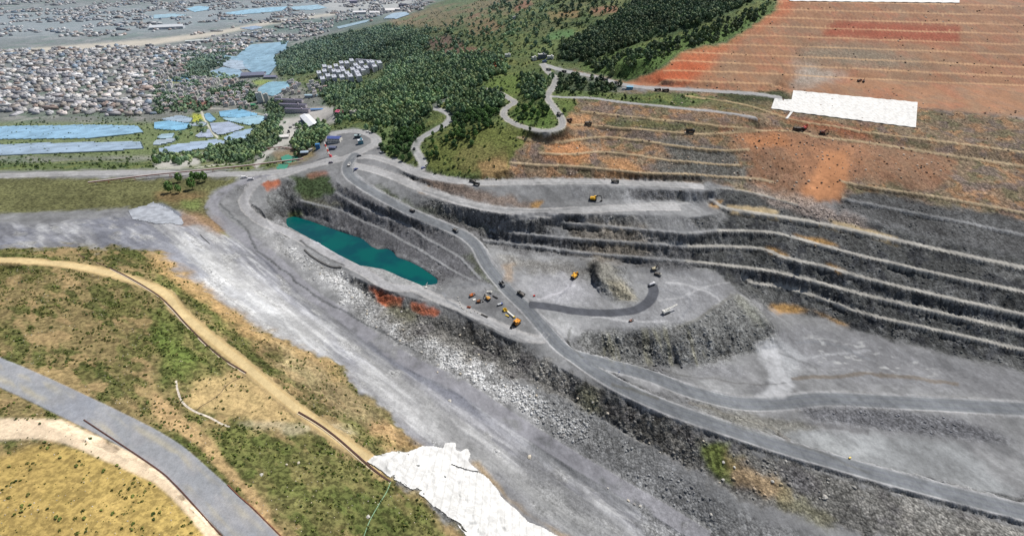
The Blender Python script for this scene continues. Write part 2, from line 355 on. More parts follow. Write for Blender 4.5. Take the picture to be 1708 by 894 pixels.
def area(poly, soft=3, rough=6):
    p = np.array(poly, float); m = int(soft * 3 + 3); r_ = rough * 1.7 + soft * 3 + 2
    x0, x1 = max(IX0, int(p[:, 0].min()) - m), min(IX1, int(p[:, 0].max()) + m + 2); y0, y1 = max(IY0, int(p[:, 1].min()) - m), min(IY1, int(p[:, 1].max()) + m + 2)
    img = blur(raster(poly)[y0 - IY0:y1 - IY0, x0 - IX0:x1 - IX0], soft)
    out = np.zeros((NR, NT), np.float32); sel = np.nonzero((PX > x0 - r_) & (PX < x1 + r_) & (PY > y0 - r_) & (PY < y1 + r_))
    s = rough * np.minimum(1.0, 600 / rr[sel]); u = np.clip(PX[sel] + NX1[sel] * s, IX0, IX1 - 1) - x0; v = np.clip(PY[sel] + NX2[sel] * s * .7, IY0, IY1 - 1) - y0
    h_, w_ = img.shape; ok = (u >= 0) & (v >= 0) & (u < w_ - 1) & (v < h_ - 1); u, v = u[ok], v[ok]; i = u.astype(int); j = v.astype(int); a = u - i; b = v - j
    out[sel[0][ok], sel[1][ok]] = (img[j, i] * (1 - a) + img[j, i + 1] * a) * (1 - b) + (img[j + 1, i] * (1 - a) + img[j + 1, i + 1] * a) * b
    return out
def outline(line, w):
    """a strip of w photo columns along a line of points"""
    p = spline(line, 6); t = np.gradient(p, axis=0); m = np.hypot(t[:, 0], t[:, 1])[:, None] + 1e-9
    n = np.stack([-t[:, 1], t[:, 0]], 1) / m
    return list(map(tuple, np.vstack([p + n * w / 2, (p - n * w / 2)[::-1]])))
def streak(line, w, soft=1, rough=2): return area(outline(line, w), soft, rough)
def lin(c):
    c = np.array(c, float) / 255; return np.where(c < .04045, c / 12.92, ((c + .055) / 1.055) ** 2.4).astype(np.float32)
PX = PX.astype(np.float32); PY = PY.astype(np.float32)
C = np.zeros((NR, NT, 3), np.float32); C[:] = lin((142, 142, 142))
ROCK = np.ones((NR, NT), np.float32); VEG = np.zeros((NR, NT), np.float32); RUB = np.zeros((NR, NT), np.float32)
def put(m, c, veg=None, rock=None, rub=None, k=1.0):
    rows = np.nonzero((m > 0).any(1))[0]; cols = np.nonzero((m > 0).any(0))[0]
    if not len(rows): return
    q = (slice(rows[0], rows[-1] + 1), slice(cols[0], cols[-1] + 1)); m = np.clip(m[q] * k, 0, 1).astype(np.float32)
    C[q] += (lin(c) - C[q]) * m[..., None]
    for A, v in ((VEG, veg), (ROCK, rock), (RUB, rub)):
        if v is not None: A[q] += (v - A[q]) * m
def patchy(L_, s, lo=-.1, hi=.4, n=4): return ss(lo, hi, fbm(GX, GY, L_, n, s))
# ================================================================ what covers the ground
far = ss(900, 2500, rr)
n60 = fbm(GX, GY, 60, 4, 5); n20 = fbm(GX, GY, 20, 4, 9); n6 = fbm(GX, GY, 6, 3, 13)
hz = fbm(GX + 0, GY, 160, 4, 3)
steep = ss(.30, .75, SLOPE)
# mine rock: dusty where flat, dark broken rock where steep
put(np.ones_like(rr), (151, 151, 149), 0, .14, .08)
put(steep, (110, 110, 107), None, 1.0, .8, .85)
put(patchy(40, 31, 0, .5), (169, 168, 167), k=.4)
put(patchy(25, 37, .05, .6), (124, 124, 124), k=.5)
# --- left dip slope: layered rock, streaked down towards the lower right
ux, uy = .80, -.60
SA = GX * ux + GY * uy; SB = -GX * uy + GY * ux
gul = fbm(GX + .25 * GY, GY / 6, 5, 4, 61); gu2 = fbm(GX + .2 * GY, GY / 5, 14, 3, 65)
st1 = fbm(SA / 7, SB, 9, 4, 41); st2 = fbm(SA / 5, SB, 4, 3, 43); st3 = fbm(SA / 9, SB, 22, 3, 47); st4 = fbm(SA / 6, SB, 40, 4, 49)
DIP = area([(-200,380),(120,372),(257,352),(300,350),(345,345),(375,372),(430,415),(480,465),(560,530),(640,590),(700,622),(760,650),(860,720),(960,780),(1100,862),(1180,910),(1180,960),(900,960),(940,894),(840,800),(740,760),(620,690),(480,590),(380,530),(257,440),(120,440),(-200,470)], 3, 5)
put(DIP, (150, 150, 153), 0, .22, .12)
put(DIP * ss(-.1, .5, st1), (176, 176, 175), k=.6)
put(DIP * ss(.1, .6, -st1), (130, 130, 130), k=.7)
put(DIP * ss(.15, .6, st2), (196, 196, 193), k=.6)
put(DIP * ss(.25, .7, st3), (121, 121, 120), k=.6)
put(DIP * ss(.4, .9, -st2), (112, 112, 114), k=.35)
put(area([(257,385),(330,410),(400,470),(470,520),(540,560),(560,600),(480,570),(400,520),(300,450),(257,430)], 8, 12), (184, 184, 179), k=.5)
put(area([(560,590),(650,660),(740,720),(830,790),(900,850),(960,894),(900,894),(800,800),(700,740),(600,650)], 10, 14), (159, 158, 157), k=.5)
put(area([(640,600),(740,640),(850,720),(930,790),(860,760),(740,690)], 10, 12), (153, 152, 153), k=.6)
put(DIP * ss(.0, .5, st4), (128, 130, 138), k=.75); put(DIP * ss(.05, .5, -st4), (176, 175, 170), k=.6)
put(DIP * ss(.3, .7, fbm(SA / 2.5, SB, 12, 4, 53)), (182, 181, 176), rub=.8, rock=.5, k=.6)
# strip of dark water-washed floor
put(area([(880,720),(930,730),(1000,780),(1090,850),(1110,870),(1040,850),(960,800),(890,760)], 5, 8), (127, 128, 128), 0, .3, .2, .9)
put(area([(870,740),(930,800),(1010,860),(1090,940),(1000,900),(930,850),(860,780)], 6, 10), (125, 125, 124), 0, .4, .3, .7)
put(area([(850,790),(930,830),(1000,880),(1030,894),(960,894),(900,860)], 6, 8), (171, 171, 167), k=.6)
# white rubble below the embankment
RUBZ = area([(560,455),(610,490),(680,540),(750,575),(820,610),(880,650),(950,700),(1010,740),(960,740),(880,690),(820,650),(760,620),(700,590),(640,560),(570,500),(520,455),(470,420),(440,385),(470,400),(510,430)], 6, 14)
put(RUBZ, (182, 181, 176), 0, 1, 1.0, .85)
put(area([(640,540),(720,560),(800,600),(860,640),(920,690),(860,680),(780,640),(720,610),(660,570)], 7, 14), (200, 199, 194), 0, 1, 1, .7)
put(area([(900,640),(1000,700),(1100,760),(1200,830),(1300,880),(1451,940),(1100,960),(1040,800),(950,740),(880,690)], 10, 16), (150, 150, 147), 0, 1, 1.0, .7)
put(area([(930,670),(1020,720),(1090,760),(1040,760),(960,710)], 10, 14), (178, 178, 173), 0, 1, 1, .5)
# embankments: dark waste
EMB = area([(600,478),(690,520),(740,535),(800,545),(860,580),(910,605),(960,632),(1040,675),(1120,708),(1200,738),(1300,770),(1400,800),(1500,830),(1860,920),(1900,1010),(1500,905),(1380,870),(1280,845),(1180,800),(1100,750),(1000,690),(930,660),(860,630),(800,605),(720,572),(680,560),(620,500)], 4, 14)
put(EMB, (104, 104, 101), 0, 1, 1.0, .9)
put(EMB * patchy(14, 91, .1, .5), (124, 123, 119), k=.7)
put(EMB * patchy(18, 93, .2, .6), (94, 93, 94), k=.7)
put(area([(1170,742),(1205,738),(1225,770),(1215,800),(1180,790)], 4, 12), (104, 116, 62), 1, .5, .3, .95)
put(area([(1205,745),(1235,780),(1290,800),(1330,835),(1280,830),(1220,800)], 5, 10), (158, 136, 104), .3, .6, .4, .8)
put(area([(1290,800),(1330,825),(1400,870),(1380,880),(1300,845)], 7, 12), (122, 120, 92), .4, .7, .5, .6)
put(area([(1290,775),(1340,790),(1360,830),(1330,825),(1300,810)], 5, 8), (96, 96, 98), .0, .8, .9, .8)
put(area([(960,640),(1000,660),(1010,690),(970,680)], 6, 10), (122, 122, 92), .4, .7, .9, .5)
# orange scree below the lake road
for q in ([(614,476),(650,488),(672,497),(670,512),(640,512),(622,492)], [(688,504),(715,512),(735,522),(728,530),(700,522),(686,514)]): put(area(q, 2, 6), (196, 108, 72), 0, .8, .5, .85)
put(area([(640,500),(700,515),(690,540),(650,525)], 5, 8), (112, 112, 88), .5, .7, .5, .6)
put(area([(500,330),(560,318),(590,312),(640,345),(690,366),(740,388),(775,410),(800,440),(835,485),(800,470),(745,462),(700,440),(640,415),(600,395),(540,372),(495,355)], 3, 5), (112, 111, 112), 0, .6, .4, .8)
# lake shore
put(area([(478,360),(560,378),(620,402),(700,440),(745,462),(740,480),(700,440),(640,415),(600,395),(520,370)], 5, 8), (127, 125, 123), 0, 1, 1.0, .8)
put(area([(470,370),(530,410),(600,445),(680,476),(740,486),(735,478),(690,468),(600,438),(520,398),(484,374)], 2, 3), (170, 170, 165), 0, .7, .6, .8)
put(area([(488,295),(520,292),(545,296),(560,320),(540,332),(500,335),(490,318)], 3, 10), (78, 96, 58), 1, .3, 0, .95)
put(area([(496,325),(540,335),(580,345),(560,352),(510,345)], 4, 8), (118, 116, 88), .5, .7, .5, .6)
put(area([(480,352),(502,350),(506,360),(482,364)], 2, 4), (104, 112, 62), 1, .3, 0, .9)
put(area([(438,305),(462,298),(468,308),(446,320)], 2, 5), (202, 120, 84), 0, .4, .2, .9)
put(area([(508,292),(545,286),(548,292),(520,298)], 2, 4), (170, 112, 84), .3, .4, .4, .7)
put(area([(440,325),(466,318),(484,350),(470,356),(450,345)], 4, 6), (159, 160, 156), 0, .6, .5, .7)
put(area([(800,430),(830,460),(850,500),(830,490),(800,455),(770,425)], 5, 10), (104, 110, 82), .6, .7, .4, .7)
for q in ([(620,310),(660,325),(680,340),(720,350),(815,385),(820,395),(770,372),(700,350),(650,335)],): put(area(q, 4, 10), (96, 106, 66), .9, .7, .3, .85)
put(area([(690,335),(760,362),(815,388),(800,398),(740,372)], 4, 8), (84, 82, 80), .1, 1, .8, .8)
put(area([(690,300),(740,320),(800,342),(880,350),(900,342),(830,325),(760,305),(720,292)], 4, 10), (150, 122, 98), .2, .8, .6, .6)
put(area([(680,290),(715,300),(710,318),(690,310)], 3, 5), (88, 88, 85), .3, 1, .5, .8)
# blasted floors
put(area([(880,470),(930,458),(980,470),(1000,500),(950,512),(900,505)], 10, 12), (175, 174, 175), 0, .3, .2, .8)
put(area([(900,525),(960,535),(960,560),(940,560),(910,540)], 6, 8), (176, 176, 173), 0, .3, .2, .7)
put(area([(1090,455),(1230,470),(1200,505),(1130,545),(1000,545),(1060,515),(1100,490)], 10, 10), (162, 162, 162), 0, .3, .2, .8)
put(area([(1050,530),(1140,545),(1110,552),(1040,545)], 4, 6), (185, 185, 184), 0, .3, .2, .6)
put(area([(1290,560),(1330,540),(1451,560),(1600,600),(1860,650),(1860,680),(1451,640),(1360,625),(1300,600)], 6, 8), (142, 142, 142), 0, .2, .1, .9)
put(area([(1255,570),(1300,570),(1340,600),(1310,660),(1280,660),(1290,620),(1265,595)], 5, 8), (188, 189, 188), 0, .3, .1, .8)
put(area([(1141,600),(1200,600),(1250,625),(1240,636),(1160,622)], 6, 8), (153, 153, 153), 0, .3, .3, .8)
put(area([(1320,712),(1451,722),(1600,740),(1700,830),(1451,780),(1380,765),(1300,725)], 5, 8), (163, 165, 163), 0, .2, .1, .9)
put(area([(1345,725),(1420,735),(1451,760),(1400,760),(1350,745)], 6, 12), (192, 194, 191), 0, .2, .1, .7)
put(area([(970,550),(1050,552),(1165,535),(1220,495),(1300,570),(1190,608),(1060,612),(975,590),(955,570)], 4, 6), (116, 116, 111), .1, 1, .9, .8)
put(area([(970,460),(1010,440),(1060,500),(1030,505),(990,480)], 5, 8), (138, 138, 133), 0, 1, .8, .6)
# dark faces of the big wall at the right, dusty berms between
WALL = area([(1175,318),(1240,320),(1290,332),(1340,345),(1451,372),(1860,470),(1860,660),(1451,556),(1340,522),(1280,512),(1225,480),(1190,450),(1150,440),(1150,395),(1200,390),(1215,356)], 3, 8)
put(WALL, (93, 94, 91), 0, 1, .7, .9)
put(WALL * patchy(18, 95, .05, .5), (127, 127, 124), k=.7)
put(WALL * patchy(12, 97, .15, .5), (66, 68, 72), k=.7)
put(area([(1395,286),(1451,300),(1860,380),(1860,470),(1451,368),(1395,350)], 3, 8), (100, 100, 98), 0, 1, .7, .85)
WAL2 = area([(806,386),(960,398),(1147,412),(1175,440),(1147,452),(1060,445),(990,432),(870,425),(806,405)], 2, 6)
put(WAL2, (105, 104, 103), 0, 1, .6, .7)
# ---- upper benches, red hillside
UPP = area([(800,300),(850,240),(950,160),(1147,150),(1290,145),(1451,170),(1900,220),(1900,400),(1451,318),(1400,330),(1340,342),(1260,322),(1190,305),(1060,303),(950,300)], 3, 8)
put(UPP, (138, 122, 102), .2, .9, .6)
put(UPP * patchy(30, 101, 0, .5), (150, 126, 104), k=.7)
put(UPP * patchy(22, 103, 0, .45), (112, 110, 84), .7, .7, .4, .7)
put(UPP * patchy(16, 107, .15, .5), (172, 132, 98), k=.6)
put(UPP * patchy(20, 111, .15, .5), (120, 108, 104), k=.7)
for q, c, k in (([(930,225),(965,232),(990,262),(960,282),(910,262)], (196, 138, 92), .7), ([(1010,262),(1060,270),(1070,300),(1010,298)], (186, 140, 98), .7),
                ([(950,195),(990,190),(980,215),(945,210)], (192, 146, 104), .7), ([(1200,210),(1320,218),(1300,232),(1210,226)], (158, 106, 78), .6),
                ([(1210,190),(1300,195),(1340,212),(1451,232),(1451,215),(1320,195)], (162, 106, 76), .9)): put(area(q, 4, 10), c, 0, .8, .4, k)
put(area([(1010,196),(1147,206),(1210,214),(1150,218),(1010,210)], 4, 9), (84, 96, 58), 1, .5, .2, .8)
put(area([(1141,160),(1290,175),(1270,190),(1150,178)], 4, 9), (98, 102, 66), .9, .5, .2, .7)
put(area([(1200,152),(1300,148),(1330,168),(1230,172),(1195,162)], 3, 7), (62, 74, 48), 1, .5, .2, .9)
put(area([(1075,228),(1147,235),(1180,245),(1222,250),(1230,275),(1290,305),(1100,302),(1085,275),(1120,262)], 5, 10), (109, 110, 107), .1, 1, .8, .9)
SLIDE = area([(1225,222),(1330,219),(1451,238),(1600,262),(1560,320),(1451,300),(1410,300),(1395,335),(1340,342),(1290,325),(1250,300),(1255,270),(1230,250)], 4, 12)
put(SLIDE, (148, 118, 96), 0, .5, .35, .95)
put(area([(1300,225),(1400,238),(1451,245),(1440,290),(1412,300),(1399,333),(1330,334),(1345,305),(1330,270),(1290,240)], 6, 8), (178, 130, 98), 0, .3, .2, .8)
put(SLIDE * ss(0, .6, fbm(GX + .15 * GY, GY / 6, 6, 3, 115)), (150, 112, 86), k=.7)
put(SLIDE * patchy(14, 113, .0, .5), (140, 108, 88), k=.6, rub=.6)
put(area([(1378,250),(1412,254),(1418,285),(1399,333),(1336,336),(1345,312),(1362,282)], 4, 5), (190, 136, 98), 0, .1, .05, .95)
put(area([(1230,225),(1300,222),(1330,240),(1250,248)], 5, 8), (192, 132, 90), 0, .5, .2, .7)
put(area([(1250,315),(1330,325),(1380,345),(1451,375),(1451,388),(1350,362),(1290,345)], 4, 10), (176, 160, 148), 0, .8, 1, .85)
YEL = np.zeros_like(rr)
for q in ([(1215,342),(1260,345),(1300,355),(1290,362),(1218,350)], [(1222,352),(1320,364),(1400,380),(1451,386),(1500,400),(1500,412),(1451,394),(1400,384),(1320,369),(1218,356)], [(1380,366),(1420,376),(1451,384),(1451,392),(1430,394),(1390,376)]): put(area(q, 1.5, 4), (220, 196, 152), 0, .3, .1, .9)
for q in ([(1318,392),(1380,402),(1400,412),(1360,410)], [(1278,413),(1310,422),(1318,430),(1284,426)], [(1376,440),(1410,452),(1400,458)], [(1280,510),(1310,508),(1350,520),(1300,525)], [(1185,336),(1205,334),(1200,346),(1188,346)], [(1350,518),(1420,545),(1400,543)], [(888,340),(905,336),(900,348),(880,346)], [(705,310),(718,312),(715,325),(700,320)]): put(area(q, 2, 4), (196, 152, 88), 0, .6, .3, .85)
put(area([(1141,318),(1190,312),(1192,335),(1160,345),(1141,340)], 3, 3), (132, 133, 133), 0, .4, .3, .9)
put(area([(940,368),(1060,378),(1100,395),(1070,430),(1000,440),(970,420),(960,395)], 8, 12), (152, 140, 120), .0, 1, .7, .6)
RED = area([(1310,-30),(1290,20),(1212,72),(1141,85),(1100,118),(1045,137),(990,125),(955,117),(958,121),(1040,142),(1075,146),(1260,154),(1300,150),(1330,158),(1451,172),(1900,215),(1900,-30)], 1.5, 6)
put(RED, (160, 122, 96), 0, .2, .15)
put(RED * patchy(50, 121, -.1, .5), (150, 124, 102), k=.8)
put(RED * patchy(30, 127, .1, .6), (172, 118, 94), k=.5)
put(RED * ss(.1, .6, fbm(GX + .2 * GY, GY / 5, 8, 3, 129)), (146, 118, 100), k=.5)
put(area([(1310,-10),(1290,20),(1212,72),(1141,85),(1100,118),(1045,137),(1141,148),(1180,120),(1200,95),(1250,55),(1320,20),(1330,-10)], 7, 10) * RED, (192, 112, 78), 0, .4, .2, .8)
put(area([(1395,34),(1451,36),(1600,45),(1600,75),(1451,66),(1370,62)], 4, 8), (158, 86, 66), 0, .4, .2, .85)
put(area([(1141,102),(1185,110),(1150,135),(1100,140),(1080,132)], 5, 8) * RED, (186, 96, 64), 0, .4, .2, .7)
put(area([(1380,72),(1460,76),(1560,110),(1451,116),(1340,100),(1320,90)], 7, 14), (136, 130, 116), .2, .5, .3, .8)
put(area([(1310,100),(1350,108),(1390,120),(1420,128),(1330,150),(1320,138),(1340,122)], 6, 12), (172, 166, 158), 0, .5, .3, .8)
# ---- green country
HILL = area([(-300,-40),(1312,-40),(1290,19),(1212,70),(1141,84),(1100,116),(1045,135),(985,122),(930,113),(920,125),(912,150),(1000,155),(1145,157),(1200,165),(1140,180),(1000,168),(955,166),(962,175),(945,195),(940,215),(925,228),(880,232),(862,250),(850,275),(840,300),(790,303),(740,294),(712,286),(700,281),(672,276),(640,262),(644,246),(628,222),(590,214),(550,220),(540,232),(520,262),(470,280),(420,284),(330,283),(257,283),(-300,290)], 2, 6)
put(HILL, (92, 106, 66), 1, .2, 0)
put(HILL * patchy(60, 131, .0, .5), (74, 92, 56), k=.8)
put(HILL * patchy(24, 133, .05, .5), (122, 128, 78), k=.6)
for q, c in (([(715,240),(760,215),(830,210),(900,225),(862,250),(848,282),(760,292),(712,282)], (104, 112, 62)), ([(800,150),(840,125),(890,128),(900,150),(860,160)], (104, 124, 66)),
             ([(850,185),(905,175),(930,205),(905,217),(865,205)], (88, 112, 58)), ([(905,125),(935,118),(1040,145),(1000,165),(930,160)], (84, 102, 62)),
             ([(935,165),(965,168),(950,195),(935,190)], (96, 112, 62)), ([(620,205),(680,195),(690,250),(650,262)], (92, 110, 72)),
             ([(965,110),(1040,85),(1141,62),(1200,50),(1300,5),(1290,20),(1212,72),(1141,86),(1100,116),(1045,136),(990,124)], (92, 118, 66))): put(area(q, 4, 8), c, 1, .2, 0, .85)
put(area([(760,250),(800,240),(850,250),(830,290),(770,290)], 6, 10), (118, 112, 74), .8, .4, .2, .6)
put(area([(800,268),(848,262),(850,300),(800,303)], 4, 8), (162, 134, 98), .2, .8, .5, .8)
# terraced fields on the far hill
for q, c in (([(650,35),(720,15),(760,5),(800,0),(860,-5),(850,25),(760,45),(700,45),(660,42)], (128, 116, 84)), ([(707,70),(745,58),(775,70),(770,98),(720,92)], (112, 88, 80)),
             ([(765,78),(810,82),(820,98),(780,104)], (128, 92, 82)), ([(785,40),(815,30),(845,45),(810,60),(780,58)], (134, 112, 84)), ([(912,22),(965,18),(968,30),(920,34)], (150, 122, 86)),
             ([(850,8),(880,-3),(890,8),(862,22)], (146, 104, 84)), ([(985,15),(1028,11),(1030,22),(990,28)], (156, 112, 94)), ([(915,53),(955,50),(962,62),(915,68)], (96, 132, 84)),
             ([(632,62),(655,62),(655,68),(632,68)], (160, 112, 92)), ([(780,20),(800,20),(800,30),(782,30)], (148, 108, 90)), ([(650,30),(700,22),(700,40),(655,42)], (140, 122, 90)),
             ([(600,112),(660,105),(700,112),(650,122)], (112, 124, 86)), ([(868,92),(930,70),(940,78),(900,92),(870,95)], (112, 128, 82)), ([(545,62),(565,58),(568,66),(548,72)], (132, 142, 74)),
             ([(815,104),(838,98),(842,108),(820,112)], (196, 96, 72))): put(area(q, 2, 8), c, .4, .3, .1, .85)
tl = ss(.55, .9, np.sin(Z0 * .9 + n20 * 1.5)); put(HILL * far * tl * ss(.02, .15, SLOPE), (70, 74, 56), k=.45)
put(HILL * far * patchy(120, 141, .1, .6), (120, 106, 80), k=.4)
put(HILL * far * patchy(70, 149, .0, .5), (84, 112, 66), k=.6)
put(area([(930,80),(990,50),(1060,10),(1200,-20),(1300,-30),(1230,15),(1190,35),(1141,50),(1100,62),(1040,80),(975,105),(930,105)], 3, 6), (48, 70, 50), 1, .2, 0, .9)
# far plain: towns, fields
PLAIN = area([(-300,-40),(780,-40),(700,18),(640,36),(545,62),(470,88),(455,100),(460,130),(510,150),(540,165),(550,200),(520,245),(500,262),(420,270),(257,268),(-300,270)], 3, 6)
put(PLAIN, (115, 118, 113), .5, .2, .2)
put(PLAIN * patchy(70, 143, 0, .4), (92, 110, 92), k=.7)
put(PLAIN * patchy(55, 147, .1, .45), (148, 147, 144), k=.7)
put(area([(-200,20),(257,12),(500,0),(640,-5),(560,20),(400,38),(257,55),(-200,70)], 6, 8), (148, 158, 164), .1, .2, .4, .6)
put(area([(520,0),(700,-5),(680,15),(640,28),(560,22)], 4, 5), (179, 178, 174), 0, .2, .2, .8)
put(area([(440,42),(560,30),(660,22),(600,45),(520,55),(450,52)], 3, 5), (84, 106, 92), .8, .2, 0, .9)
put(area([(-200,100),(257,66),(350,55),(450,36),(560,22),(560,26),(450,42),(350,62),(257,76),(-200,112)], 1.5, 2), (196, 186, 168), 0, .2, 0, .95)
put(area([(257,280),(257,262),(330,262),(335,275),(300,282)], 2, 3), (176, 175, 172), 0, .2, .1, .9)
put(area([(460,200),(505,195),(512,238),(470,240),(452,232)], 2, 2), (176, 175, 172), 0, .1, .1, .95)
put(area([(505,182),(560,178),(562,205),(530,210),(500,200)], 2, 2), (174, 172, 169), 0, .1, .2, .95)
put(streak([(490,232),(460,245),(440,262),(425,280)], 9, 1, 2), (171, 171, 167), 0, .1, .1, .95)
put(area([(455,255),(520,240),(530,262),(470,280)], 3, 4), (140, 124, 98), .4, .4, .2, .8)
put(area([(-200,205),(257,205),(330,190),(430,190),(470,215),(430,250),(257,262),(-200,262)], 3, 4), (106, 122, 72), .8, .2, 0, .8)
for q in ([(322,190),(340,193),(342,205),(322,204)], [(320,200),(345,198),(340,206),(325,206)]): put(area(q, 1, 2), (166, 172, 66), .8, .2, 0, .9)
for q, c in (([(420,136),(445,134),(458,138),(430,144)], (140, 158, 76)), ([(460,137),(495,133),(485,143),(465,142)], (104, 132, 84)), ([(280,130),(320,133),(310,140),(275,140)], (140, 144, 88)), ([(300,170),(350,168),(352,182),(304,180)], (150, 104, 90))): put(area(q, 1.5, 3), c, .6, .2, .1, .9)
put(streak([(336,184),(340,196),(346,208),(356,222),(364,231)], 2.2, .6, 1), (206, 204, 196), 0, .1, .05, .95)
put(streak([(330,181),(380,183),(420,188),(440,192)], 1.6, .6, 1), (186, 182, 176), 0, .1, .05, .8)
put(streak([(257,259),(300,260),(360,257)], 1.4, .5, 1), (196, 192, 182), 0, .1, .05, .8)
put(streak([(322,283),(345,277),(400,273)], 4.5, .8, 3) * ss(-.1, .2, fbm(GX, GY * 2, 9, 2, 217)), (196, 194, 186), .1, .1, .3, .8)
put(streak([(257,281),(300,281)], 4.5, .8, 3) * ss(-.1, .2, fbm(GX, GY * 2, 9, 2, 219)), (190, 190, 182), .1, .1, .3, .8)
for q in ([(262,318),(290,312),(280,322),(258,326)],): put(area(q, 2, 5), (176, 158, 120), .2, .2, .2, .8)
# grass beside the junction and the near hill
put(area([(-300,292),(257,300),(300,296),(400,298),(385,308),(350,325),(342,345),(372,378),(385,400),(340,372),(300,352),(257,345),(-300,372)], 2, 6), (124, 124, 78), .9, .3, .1, .95)
put(area([(257,322),(300,318),(350,322),(330,335),(280,338),(257,332)], 4, 8), (156, 122, 88), .4, .3, .1, .6)
put(area([(300,335),(335,335),(330,350),(308,348)], 3, 6), (132, 148, 84), 1, .2, 0, .7)
put(area([(300,355),(360,360),(382,385),(372,395),(330,378),(290,372)], 4, 8), (160, 128, 100), .3, .5, .2, .8)
put(area([(262,338),(285,345),(304,362),(290,366),(268,350)], 1.5, 2), (146, 152, 162), 0, .2, .1, .9)
NEAR = area([(-300,450),(-150,430),(100,410),(257,420),(300,455),(360,500),(430,545),(500,580),(560,610),(600,650),(650,690),(690,735),(720,755),(650,755),(618,770),(660,800),(720,850),(780,894),(800,960),(-300,960)], 3, 12)
put(NEAR, (128, 116, 82), .7, .3, .15)
nA_ = fbm(SA / 2.6, SB, 16, 4, 151); nB_ = fbm(SA / 3, SB, 10, 4, 153); nC_ = fbm(SA / 2, SB, 12, 4, 157)
put(NEAR * ss(-.1, .3, nA_), (96, 98, 58), 1, k=.8)
put(NEAR * ss(.1, .45, nB_), (76, 86, 46), 1, k=.75)
put(NEAR * ss(.2, .5, nC_), (160, 138, 102), .3, k=.7)
put(area([(257,420),(330,470),(420,540),(520,590),(600,650),(560,630),(470,590),(380,540),(300,490),(257,455)], 6, 12), (178, 148, 106), .25, .4, .3, .75)
put(area([(257,448),(330,500),(400,555),(430,572),(415,580),(340,530),(257,470)], 4, 8), (98, 106, 60), 1, .3, .1, .85)
put(area([(440,560),(520,600),(600,660),(680,730),(640,740),(560,690),(480,630)], 8, 14), (150, 136, 106), .4, .4, .3, .7)
put(area([(560,700),(600,700),(660,745),(640,752),(590,730)], 5, 10), (100, 104, 62), 1, .3, .1, .8)
put(area([(257,500),(330,545),(400,610),(360,660),(300,640),(257,660)], 6, 12), (94, 104, 58), 1, .3, .1, .6)
put(area([(257,530),(300,570),(340,620),(300,630),(257,590)], 7, 12), (98, 118, 58), 1, .3, .1, .6)
put(area([(330,640),(400,625),(440,650),(500,700),(470,705),(400,700),(330,690),(305,670)], 5, 10), (184, 162, 118), .3, .3, .1, .85)
put(area([(400,705),(560,705),(600,725),(500,722),(400,715)], 4, 8), (186, 176, 148), .2, .4, .3, .7)
put(area([(300,710),(420,715),(560,760),(700,850),(760,900),(520,900),(400,800),(330,745)], 6, 12), (92, 102, 56), 1, .3, .1, .6)
put(area([(560,800),(640,840),(700,894),(600,894)], 8, 14), (78, 90, 48), 1, .3, .1, .6)
put(area([(-200,795),(100,740),(257,790),(330,860),(365,910),(200,960),(-200,960)], 4, 6), (172, 150, 92), .5, .2, .1, .9)
put(area([(257,650),(300,690),(360,740),(430,830),(480,894),(460,894),(400,820),(330,745),(257,695)], 3, 6), (176, 150, 112), .3, .3, .2, .8)
put(area([(-150,695),(100,700),(257,768),(330,840),(370,900),(345,900),(300,842),(257,805),(100,735),(-150,730)], 2, 3), (214, 196, 172), 0, .2, .1, .9)
put(area([(640,700),(690,735),(720,752),(660,752),(610,715)], 6, 8), (176, 146, 108), .2, .4, .2, .7)
put(area([(785,765),(800,770),(825,800),(850,830),(900,870),(960,894),(940,894),(870,850),(810,800)], 3, 5), (178, 152, 112), .0, .5, .3, .8)
# ---- benches: pale driven-over lines
GREYB = ss(150, 330, PY) * (1 - NEAR) * (1 - DIP)
red_up = RED
BC = BM ** 1.5 * (1 - roadmask('main'))
put(BC * GREYB, (164, 164, 162), .05, .2, .15, .75)
put(BC * UPP * (1 - red_up), (190, 168, 132), .05, .2, .15, .75)
for x_, y_, z_ in TERL:
    d_ = smooth(band(*resample(x_, y_, z_, .8)[:2], 5.0) * 1.0, 0); put((1 - ss(.7, 1.9, d_)) * RED * .75 * (.7 + .3 * patchy(90, 161, -.3, .3)), (206, 170, 132), 0, .05, .05, .8); put((1 - ss(1.5, 4, d_)) * (1 - (1 - ss(1.0, 2.0, d_))) * RED, (128, 98, 80), k=.3)
put(streak([(800,302),(830,300),(940,300),(1040,302),(1120,304),(1180,310)], 3, 1, 2), (152, 153, 151), k=.8)
VST = ss(.7, 1.6, SLOPE) * (1 - far * .5); put(VST * (1 - DIP) * (1 - HILL) * (1 - NEAR) * (1 - UPP), (88, 88, 88), 0, 1, .5, .6); put(VST * UPP * (1 - RED), (112, 96, 82), 0, 1, .4, .6)
